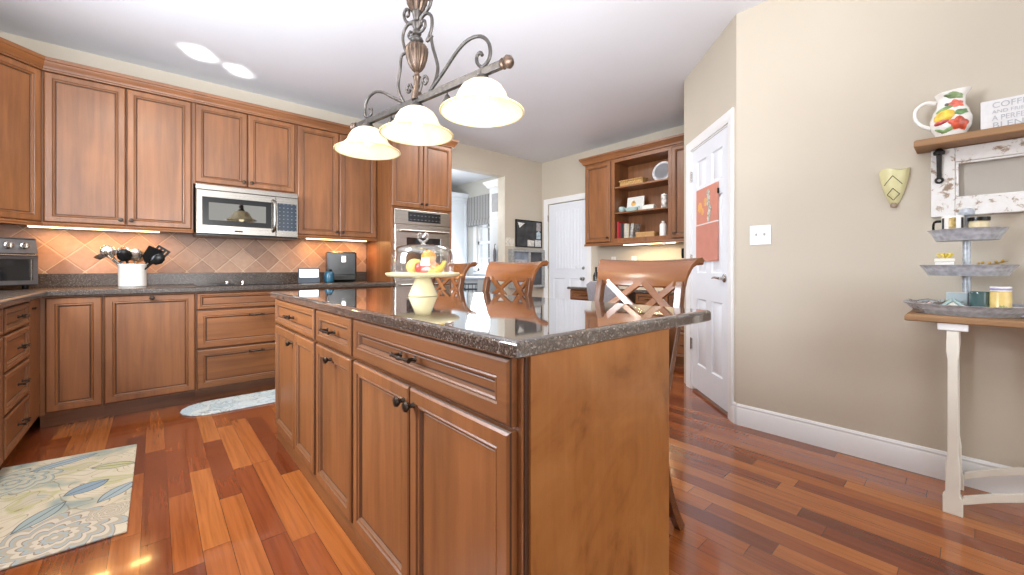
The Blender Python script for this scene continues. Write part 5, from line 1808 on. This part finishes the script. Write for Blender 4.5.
e = thing('light_switch', 'white double switch plate on the beige wall by the pantry', 'switch', (XR - 0.0065, 0.915, 1.275), IZ)
MB().box(-0.062, 0.062, 0, 0.006, -0.063, 0.063).build('plate', 'trim', e, 0, 0.002)
for x in (-0.024, 0.024):
    MB().box(x - 0.005, x + 0.005, -0.010, 0.0, -0.004, 0.012).build('toggle', plain('toggle_grey', (0.45, 0.44, 0.42), 0.4), e, 0, 0.001)
# ------------------------------------------------------------------ right wall: shelf, sash frame, wall pocket
SHF, SHT = 2.80, 1.687
e = thing('wall_shelf', 'rustic pine wall shelf on iron straps above the console table', 'shelf', (0, 0, 0))
mb = MB()
nosed(mb, [(SHF, -1.0), (XR - 0.002, -1.0), (XR - 0.002, 0.19), (SHF, 0.19)], SHT - 0.036, SHT)
mb.build('board', 'pine', e, 40)
for y in (0.108, -0.92):
    mb = MB().tube([(XR - 0.05, y, SHT - 0.037), (XR - 0.055, y, 1.62), (XR - 0.052, y, 1.56), (XR - 0.050, y, 1.515), (XR - 0.050, y, 1.505)], [0.009, 0.010, 0.009, 0.009, 0.009], 8, 0, 4)
    mb.tube([(XR - 0.05, y + 0.012 * cos(a), 1.495 + 0.012 * sin(a)) for a in [2 * pi * k / 12 for k in range(13)]], 0.005, 6)
    mb.lathe([(0.0005, 0), (0.020, 0.002), (0.022, 0.014), (0.012, 0.026), (0.010, 0.03)], 14, (XR - 0.06, y, SHT - 0.068))
    mb.build('iron_bracket', 'dark_metal', e, 40)
e = thing('old_sash_frame', 'old chipped white window sash hanging on the wall below the shelf', 'window frame', (XR - 0.042, 0, 0))
MB().box(0, 0.036, 0.055, 0.137, 1.315, 1.648).build('stile', 'chippy', e, 0, 0.003)
MB().box(0, 0.036, -0.94, -0.86, 1.315, 1.648).build('stile', 'chippy', e, 0, 0.003)
MB().box(-0.001, 0.035, -0.8595, 0.0545, 1.315, 1.398).build('bottom_rail', 'chippy', e, 0, 0.003)
MB().box(-0.001, 0.035, -0.8595, 0.0545, 1.578, 1.648).build('top_rail', 'chippy', e, 0, 0.003)
mb = MB()
for (a, b_, c, d) in ((-0.8595, 0.0545, 1.3985, 1.408), (-0.8595, 0.0545, 1.568, 1.5775), (0.043, 0.0545, 1.4085, 1.5675), (-0.8595, -0.848, 1.4085, 1.5675)):
    mb.box(0.008, 0.03, a, b_, c, d)
mb.build('inner_bead', 'chippy', e, 0, 0.002)
MB().box(0.022, 0.025, -0.8475, 0.0425, 1.4085, 1.5675).build('pane', 'pane', e, 0)

e = thing('wall_pocket', 'pale yellow cone shaped wall vase on the beige wall', 'vase', (XR - 0.002, 0.276, 1.395), IZ)
PKT = ((0.0, 0.010, 0.012), (0.02, 0.022, 0.026), (0.06, 0.037, 0.045), (0.11, 0.050, 0.058), (0.155, 0.058, 0.064), (0.185, 0.061, 0.066))
M['pocket'] = plain('pale_yellow_glaze', (0.70, 0.66, 0.36), 0.4, var=0.08, scale=16)
loops = []
for z, w, dp in PKT:
    loops.append([(w * cos(a), -dp * sin(a), z + (0.008 * cos(3 * a) if z > 0.18 else 0)) for a in [pi * k / 16 for k in range(17)]])
MB().sweep_y(loops).build('body', 'pocket', e, 60)
MB().lathe([(0.0005, -0.012), (0.012, -0.010), (0.014, 0.0), (0.010, 0.012)], 12, (0, -0.012, 0)).build('tip', plain('bronze_tip', (0.30, 0.22, 0.15), 0.5), e)




def on_pocket(x, z):
    for (z0_, w0, d0), (z1_, w1, d1) in zip(PKT[:-1], PKT[1:]):
        if z <= z1_:
            t = (z - z0_) / (z1_ - z0_)
            w, dp = w0 + (w1 - w0) * t, d0 + (d1 - d0) * t
            return (x, -dp * sqrt(max(0.0, 1 - (x / w) ** 2)) - 0.0005, z)


mb = MB()
for dia in ([(-0.035, 0.105), (0.0, 0.15), (0.035, 0.105)], [(-0.024, 0.055), (0.0, 0.085), (0.024, 0.055), (0.0, 0.025), (-0.024, 0.055)]):
    for p, q_ in zip(dia[:-1], dia[1:]):
        mb.tube([on_pocket(p[0] + (q_[0] - p[0]) * t / 4, p[1] + (q_[1] - p[1]) * t / 4) for t in range(5)], 0.0016, 6)
mb.build('dark_lattice_lines', 'dark_metal', e)

# pitcher with painted fruit
PX, PY, PZ = 2.885, 0.068, SHT + 0.0005
e = thing('fruit_pitcher', 'white ceramic pitcher with raised fruit and flowers on the shelf', 'pitcher', (PX, PY, PZ))


def prad(z):
    P = [(0.0, 0.046), (0.012, 0.052), (0.05, 0.068), (0.085, 0.071), (0.12, 0.062), (0.155, 0.048), (0.185, 0.046), (0.215, 0.056)]
    for (a, r0), (b_, r1) in zip(P[:-1], P[1:]):
        if z <= b_:
            t = (z - a) / (b_ - a)
            t = t * t * (3 - 2 * t)
            return r0 + (r1 - r0) * t
    return P[-1][1]


zs = [i * 0.215 / 22 for i in range(23)]
mb = MB()
mb.lathe([(0.0005, 0.0)] + [(prad(z), z) for z in zs] + [(prad(z) - 0.005, z) for z in zs[::-1][:20]] + [(0.0005, 0.03)], 36)
# pull the spout out towards -y
mb.v = [(x, y - (0.010 * max(0, (z - 0.15) / 0.065) ** 1.5 * max(0, -y / 0.05) ** 2 if y < 0 else 0), z + (0.006 * max(0, (z - 0.17) / 0.045) * max(0, -y / 0.05))) for x, y, z in mb.v]
mb.build('body', 'white', e, 60)
MB().tube([(0, 0.048, 0.180), (0, 0.085, 0.192), (0, 0.118, 0.170), (0, 0.122, 0.125), (0, 0.100, 0.085), (0, 0.066, 0.060)], [0.010, 0.009, 0.008, 0.008, 0.009, 0.010], 10, 0, 6).build('handle', 'white', e, 60)


def decal(name, ang, z, w, h, c, rot_=0.0, bulge=0.006, var=0.3, n=12, notch=0.0):
    """raised coloured relief hugging the pitcher: ang measured from -x towards +y"""
    vs, fs = [], []
    R = 5
    vs.append((0, 0, 1))
    for i in range(1, R + 1):
        f = i / R
        for k in range(n):
            a = 2 * pi * k / n
            rr = f * (1 + notch * cos(5 * a))
            vs.append((rr * cos(a), rr * sin(a), sqrt(max(0, 1 - f * f))))
    for k in range(n):
        fs.append((0, 1 + k, 1 + (k + 1) % n))
    for i in range(R - 1):
        for k in range(n):
            k2 = (k + 1) % n
            fs.append((1 + i * n + k, 1 + (i + 1) * n + k, 1 + (i + 1) * n + k2, 1 + i * n + k2))
    out = []
    for u, v, d in vs:
        x, y = u * w / 2, v * h / 2
        xx, yy_ = x * cos(rot_) - y * sin(rot_), x * sin(rot_) + y * cos(rot_)
        zz = min(0.21, max(0.004, z + yy_))
        r = prad(zz) + 0.0005 + d * bulge
        a = ang + xx / prad(zz)
        out.append((-r * cos(a), r * sin(a), zz))
    MB().add(out, fs).build(name, plain(name + '_glaze', c, 0.35, var=var, scale=40, coat=0.3), e, 60)


A0 = radians(2)
decal('yellow_peach', A0 + 0.30, 0.095, 0.081, 0.061, (0.86, 0.52, 0.06), -0.25, 0.012, 0.35)
decal('peach_blush', A0 + 0.42, 0.068, 0.061, 0.022, (0.52, 0.10, 0.10), -0.2, 0.010, 0.4)
decal('red_flower', A0 - 0.50, 0.052, 0.076, 0.056, (0.62, 0.10, 0.05), 0.35, 0.008, 0.5, 20, 0.18)
decal('red_flower', A0 - 0.45, 0.150, 0.056, 0.037, (0.66, 0.14, 0.09), 0.1, 0.006, 0.5, 20, 0.2)
decal('green_leaf', A0 + 0.30, 0.132, 0.076, 0.020, (0.22, 0.34, 0.12), -0.35, 0.004, 0.4)
decal('green_leaf', A0 - 0.62, 0.105, 0.061, 0.027, (0.16, 0.30, 0.12), -0.2, 0.005, 0.4, 20, 0.15)
decal('green_leaf', A0 - 0.35, 0.190, 0.073, 0.029, (0.20, 0.30, 0.12), 0.2, 0.005, 0.5, 20, 0.12)
decal('green_leaf', A0 + 0.55, 0.030, 0.049, 0.015, (0.24, 0.38, 0.16), 0.5, 0.004, 0.4)
decal('green_leaf', A0 + 0.05, 0.030, 0.061, 0.017, (0.24, 0.38, 0.16), -0.4, 0.004, 0.4)
decal('dark_cherry', A0 + 0.20, 0.152, 0.017, 0.015, (0.10, 0.10, 0.07), 0, 0.006, 0.2)

# sign box with lettering
e = thing('coffee_sign', 'white block sign with grey lettering standing on the shelf', 'sign', (2.862, -0.026, SHT + 0.0005), IZ)
MB().box(0, 0.205, 0, 0.035, 0, 0.136).build('block', plain('whitewashed_board', (0.70, 0.69, 0.69), 0.6, var=0.05, scale=40), e, 0, 0.002)
ink = plain('grey_lettering', (0.45, 0.46, 0.48), 0.7, var=0.2)
for txt, z, s, tw_ in (('COFFEE', 0.099, 0.036, 0.118), ('AND FRIENDS', 0.074, 0.021, 0.135), ('A PERFECT', 0.042, 0.032, 0.128), ('BLEND', 0.008, 0.036, 0.118)):
    c = bpy.data.curves.new('lettering', 'FONT')
    c.body = txt
    c.size = s
    c.extrude = 0.0006
    c.materials.append(ink)
    o = bpy.data.objects.new('lettering', c)
    COL.objects.link(o)
    o.parent = e
    o.rotation_euler = (radians(90), 0, 0)
    o.location = (0.034, -0.0008, z)
    bpy.context.view_layer.update()
    if o.dimensions.x > 0:
        o.scale.x = tw_ / o.dimensions.x
    me = bpy.data.meshes.new_from_object(o.evaluated_get(bpy.context.evaluated_depsgraph_get()))
    o2 = bpy.data.objects.new('lettering', me)
    COL.objects.link(o2)
    o2.parent = e
    o2.rotation_euler = o.rotation_euler
    o2.location = o.location
    o2.scale = o.scale
    bpy.data.objects.remove(o)

# ------------------------------------------------------------------ console table with three tier tray
TX0, TX1, TZ = 2.548, XR - 0.022, 0.853
e = thing('console_table', 'console table with pine top and white trestle legs on right wall', 'table', (0, 0, 0))
mb = MB()
nosed(mb, [(TX0, -1.15), (TX1, -1.15), (TX1, 0.203), (TX0, 0.203)], TZ - 0.030, TZ)
mb.build('tabletop', 'pine', e, 40)


def trestle(y):
    for xc, sg in ((TX0 + 0.045, 1), (TX1 - 0.045, -1)):
        prof = [(-0.030, 0.0), (-0.030, 0.07), (-0.022, 0.085), (-0.022, 0.20), (-0.016, 0.25), (-0.015, 0.66), (-0.020, 0.70), (-0.018, 0.79),
                (0.018, 0.79), (0.020, 0.70), (0.015, 0.66), (0.016, 0.25), (0.022, 0.20), (0.022, 0.085), (0.030, 0.07), (0.030, 0.0)]
        L = 0.022
        mb = MB().extrude([(y + a, z) for a, z in prof], xc - L, xc + L, 'yz')
        mb.build('leg', 'cream', e, 0, 0.003)
        MB().box(xc - L - 0.008, xc + L + 0.008, y - 0.045, y + 0.045, 0.791, 0.8225).build('leg_cap', 'trim', e, 0, 0.003)
    MB().box(TX0 + 0.067, TX1 - 0.067, y - 0.012, y + 0.012, 0.09, 0.13).build('cross_stretcher', 'cream', e, 0, 0.002)


trestle(0.055)
trestle(-1.0)
for x in (TX0 + 0.035, TX1 - 0.055):
    loops = []
    for i in range(13):
        t = i / 12
        y = 0.025 + (-1.0 + 0.03 - 0.025) * t
        z = 0.05 + 0.11 * sin(pi * min(t, 1 - t) * 1.6 if min(t, 1 - t) < 0.3125 else pi / 2)
        loops.append([(x, y, z), (x + 0.02, y, z), (x + 0.02, y, z + 0.034), (x, y, z + 0.034)])
    MB().sweep_y(loops).build('arched_stretcher', 'cream', e, 30, 0.002)

TCX, TCY = 2.752, 0.016
e = thing('tiered_tray', 'three tier galvanised metal tray stand on the console table', 'tray stand', (TCX, TCY, TZ + 0.0005))


def tray(name, zb, rb, rt, h):
    prof = [(0.0005, zb), (rb, zb), (rb + (rt - rb) * 0.35, zb + h * 0.40), (rb + (rt - rb) * 0.45, zb + h * 0.46), (rb + (rt - rb) * 0.50, zb + h * 0.60), (rt, zb + h), (rt + 0.003, zb + h + 0.002),
            (rt - 0.002, zb + h + 0.003), (rb + (rt - rb) * 0.46, zb + h * 0.62), (rb - 0.001, zb + 0.003), (0.0005, zb + 0.003)]
    MB().lathe(prof, 56).build(name, 'galv', e, 40)


tray('bottom_tray', 0.0, 0.165, 0.207, 0.044)
tray('middle_tray', 0.172, 0.122, 0.150, 0.046)
tray('top_tray', 0.330, 0.096, 0.122, 0.048)
MB().lathe([(0.014, 0.0035), (0.014, 0.170)], 20).build('lower_post', 'galv', e)
MB().lathe([(0.013, 0.1755), (0.013, 0.328)], 20).build('upper_post', 'galv', e)
MB().lathe([(0.008, 0.3335), (0.007, 0.425), (0.010, 0.438), (0.024, 0.446), (0.027, 0.458), (0.021, 0.472), (0.0005, 0.478)], 18).build('finial', 'galv', e)
TB = TZ + 0.0005


def tp(y, toward, z):
    """point on the tray: y across the picture, toward = metres towards the room"""
    return (TCX - toward, TCY + y, TB + z)


# bottom tray contents
e = thing('twig_nest', 'small brown twig nest with a pink egg on the bottom tray', 'nest', tp(0.118, 0.075, 0.0035))
mb = MB()
rn = random.Random(3)
for k in range(60):
    a = rn.random() * 2 * pi
    r = 0.034 + rn.random() * 0.022
    z = 0.010 + rn.random() * 0.042 * (r / 0.056)
    d = rn.random() * 0.9 + 0.5
    mb.tube([(r * cos(a), r * sin(a), z), ((r + 0.004) * cos(a + d / 2), (r + 0.004) * sin(a + d / 2), z + rn.uniform(-0.006, 0.010)), (r * cos(a + d), r * sin(a + d), max(0.004, z + rn.uniform(-0.012, 0.012)))], 0.0018, 5)
mb.lathe([(0.0005, 0.0), (0.034, 0.001), (0.045, 0.015), (0.0005, 0.012)], 16)
mb.build('twigs', plain('grey_brown_twigs', (0.26, 0.21, 0.18), 0.85, var=0.5, scale=60), e)
e.scale = (1.15, 1.15, 1.1)
o = MB().ball((0, 0, 0), 0.015, 14, 0, 1.25).build('pink_egg', plain('pale_pink_shell', (0.70, 0.50, 0.48), 0.4), None, 60, 0, tp(0.112, 0.080, 0.034))
tag(o, 'pale pink egg lying in the twig nest', 'egg')
M['tealpaint'] = plain('pale_teal_paint', (0.38, 0.50, 0.48), 0.55, var=0.12)
e = thing('little_house', 'little pale teal roofed wooden house on the bottom tray', 'ornament', tp(0.040, 0.10, 0.0035), IZ)
MB().extrude([(-0.026, 0.0), (0.026, 0.0), (0.026, 0.030), (0.0, 0.055), (-0.026, 0.030)], -0.018, 0.018, 'xz').build('walls', 'cream', e, 0, 0.001)
for s in (-1, 1):
    MB().bar((0.0, 0, 0.064), (s * 0.054, 0, 0.016), 0.009, 0.046, (0, 1, 0)).build('roof_slope', 'tealpaint', e, 0, 0.001)
e = thing('sprig_bundle', 'bundle of pale green sprigs between nest and little house', 'sprigs', tp(0.075, 0.09, 0.0045))
mb = MB()
for k in range(22):
    a = rn.uniform(0, 2 * pi)
    b_ = rn.uniform(0.008, 0.03)
    mb.tube([(0, 0, 0.001), (b_ * 0.5 * cos(a), b_ * 0.5 * sin(a), 0.03), (b_ * cos(a), b_ * sin(a), rn.uniform(0.035, 0.065))], [0.0016, 0.003, 0.001], 5)
mb.build('sprigs', plain('dusty_green', (0.36, 0.40, 0.28), 0.7, var=0.3, scale=50), e)
e = thing('small_book', 'pale blue small book standing behind the little house', 'book', tp(0.030, 0.035, 0.0035), IZ)
MB().box(-0.032, 0.032, 0.0, 0.014, 0, 0.092).build('cover', plain('pale_blue_cover', (0.42, 0.50, 0.53), 0.5, var=0.1), e, 0, 0.001)
MB().box(-0.030, 0.033, 0.002, 0.012, 0.002, 0.0935).build('pages', 'cream', e, 0)
e = thing('candle_jar', 'dark teal ribbed glass candle jar right of the tray post', 'candle', tp(-0.040, 0.055, 0.0035))
prof = [(0.0005, 0), (0.028, 0), (0.031, 0.004)] + [(0.0315 + 0.0012 * (k % 2), 0.006 + k * 0.0058) for k in range(16)] + [(0.031, 0.100), (0.028, 0.100), (0.027, 0.07), (0.0005, 0.068)]
MB().lathe(prof, 28).build('jar', plain('dark_teal_glass', (0.06, 0.11, 0.11), 0.12, var=0.15, coat=0.4), e)
MB().lathe([(0.0335, 0.018), (0.034, 0.019), (0.034, 0.026), (0.0335, 0.027)], 28).build('pale_band', 'tealpaint', e)
e = thing('yellow_candle', 'pale yellow candle jar with a white lid and violet stripe on bottom tray', 'candle', tp(-0.096, 0.075, 0.0035))
MB().lathe([(0.0005, 0), (0.028, 0), (0.031, 0.004), (0.031, 0.100), (0.029, 0.103)], 28).build('jar', plain('yellow_wax_glass', (0.68, 0.50, 0.18), 0.25, var=0.12, scale=30), e)
MB().lathe([(0.029, 0.1035), (0.031, 0.105), (0.031, 0.125), (0.0005, 0.126)], 28).build('lid', 'white', e)
MB().lathe([(0.0312, 0.110), (0.0318, 0.1105), (0.0318, 0.117), (0.0312, 0.1175)], 28).build('violet_stripe', plain('violet_ink', (0.30, 0.26, 0.50), 0.5), e)
mb = MB()
for k, (dy, dz, h) in enumerate(((0, 0.03, 0.018), (0.008, 0.026, 0.022), (-0.008, 0.028, 0.016))):
    a = dy / 0.0315 - 0.2
    mb.lathe([(0.0005, 0), (0.004, h * 0.3), (0.003, h * 0.8), (0.0005, h)], 8, (-0.0318 * cos(a), 0.0318 * sin(a), dz))
mb.build('leaf_print', plain('leaf_ink', (0.28, 0.30, 0.12), 0.6), e)
e = thing('watering_can', 'tiny lilac grey watering can at right end of the bottom tray', 'ornament', tp(-0.138, 0.055, 0.0035))
MB().lathe([(0.0005, 0), (0.030, 0), (0.031, 0.003), (0.024, 0.040), (0.022, 0.042), (0.0005, 0.040)], 20).build('body', plain('lilac_tin', (0.42, 0.42, 0.50), 0.4, 0.3), e)
MB().tube([(-0.005, 0.02, 0.012), (-0.005, 0.036, 0.04), (-0.005, 0.040, 0.075)], [0.006, 0.004, 0.004], 8, 0, 3).lathe([(0.004, 0.075), (0.010, 0.088), (0.0005, 0.089)], 10, (-0.005, 0.040, 0)).build('spout', 'greyframe', e)
MB().tube([(0, -0.022, 0.035), (0, -0.04, 0.04), (0, -0.042, 0.02), (0, -0.029, 0.010)], 0.003, 6, 0, 4).build('handle', 'greyframe', e)
# middle tray contents
e = thing('gift_box', 'tiny white box tied with a yellow bow on the middle tray', 'ornament', tp(0.066, 0.055, 0.1755), IZ)
MB().box(-0.030, 0.030, -0.024, 0.024, 0, 0.058).build('box', 'white', e, 0, 0.002)
MB().box(-0.032, 0.032, -0.026, 0.026, 0.0585, 0.074).build('lid', 'cream', e, 0, 0.002)
mb = MB()
for k in range(7):
    a = 2 * pi * k / 7
    mb.tube([(0, 0, 0.0755), (0.014 * cos(a), 0.012 * sin(a), 0.096), (0.026 * cos(a), 0.020 * sin(a), 0.092), (0.012 * cos(a), 0.010 * sin(a), 0.0765)], 0.0035, 6, 0, 3)
mb.build('yellow_bow', plain('yellow_ribbon', (0.72, 0.56, 0.10), 0.5), e)
e = thing('gold_twig', 'gilded twig lying on the right of the middle tray', 'ornament', tp(-0.072, 0.06, 0.1755))
mb = MB().tube([(0, 0.045, 0.042), (0, 0.01, 0.044), (0, -0.02, 0.052), (0, -0.045, 0.060)], [0.004, 0.004, 0.003, 0.002], 6, 0, 4)
mb.tube([(0, 0.02, 0.002), (0, 0.018, 0.044)], 0.004, 6).tube([(0.01, -0.02, 0.002), (0, -0.018, 0.050)], 0.003, 6)
for (y, z) in ((0.038, 0.050), (0.026, 0.054), (0.006, 0.052), (-0.012, 0.058), (-0.03, 0.062)):
    mb.ball((0, y, z), 0.006, 8)
mb.build('twig', plain('aged_gold', (0.55, 0.36, 0.10), 0.35, 0.8, 0.3), e)
# top tray contents
e = thing('patterned_mug', 'small white mug with black and gold print on the top tray', 'mug', tp(0.042, 0.035, 0.3335))
MB().lathe([(0.0005, 0), (0.030, 0), (0.032, 0.004), (0.032, 0.072), (0.029, 0.073), (0.028, 0.012), (0.0005, 0.01)], 28).build('body', 'white', e)
for a0_, w_, c in ((-0.95, 0.30, (0.03, 0.03, 0.03)), (0.95, 0.30, (0.03, 0.03, 0.03)), (0.02, 0.62, (0.42, 0.30, 0.10))):
    vs, fs = [], []
    for i in range(7):
        a = a0_ - w_ / 2 + w_ * i / 6
        for z, r in ((0.012, 0.0324), (0.066, 0.0324), (0.066, 0.0332), (0.012, 0.0332)):
            vs.append((-r * cos(a), r * sin(a), z))
    for i in range(6):
        for k in range(4):
            k2 = (k + 1) % 4
            fs.append((i * 4 + k, i * 4 + k2, i * 4 + 4 + k2, i * 4 + 4 + k))
    fs += [(0, 1, 2, 3), (27, 26, 25, 24)]
    MB().add(vs, fs).build('printed_panel', plain('mug_print', c, 0.4, var=0.6, scale=90), e, 40)
MB().tube([(0, 0.030, 0.058), (0, 0.052, 0.055), (0, 0.052, 0.025), (0, 0.030, 0.018)], 0.004, 8, 0, 5).build('handle', 'black', e)
e.scale = (1.12, 1.12, 1.5)
e = thing('cream_jar', 'small cream jar with a flat black lid on the top tray', 'jar', tp(-0.036, 0.035, 0.3335))
MB().lathe([(0.0005, 0), (0.026, 0), (0.027, 0.004), (0.027, 0.050), (0.024, 0.056)], 24).build('body', plain('cream_wax', (0.66, 0.55, 0.34), 0.4, var=0.08), e)
MB().lathe([(0.026, 0.0565), (0.030, 0.057), (0.030, 0.068), (0.0005, 0.069)], 24).build('lid', 'black', e)
e.scale = (1.15, 1.15, 1.4)
e = thing('pink_card', 'folded pale pink card between mug and jar on the top tray', 'card', tp(0.004, 0.045, 0.3335), IZ)
MB().extrude([(-0.022, 0.0), (-0.0205, 0.0), (0.0, 0.0575), (0.0205, 0.0), (0.022, 0.0), (0.0, 0.061)], -0.012, 0.012, 'xz').build('card', plain('pale_pink_card', (0.66, 0.50, 0.50), 0.7), e, 0)
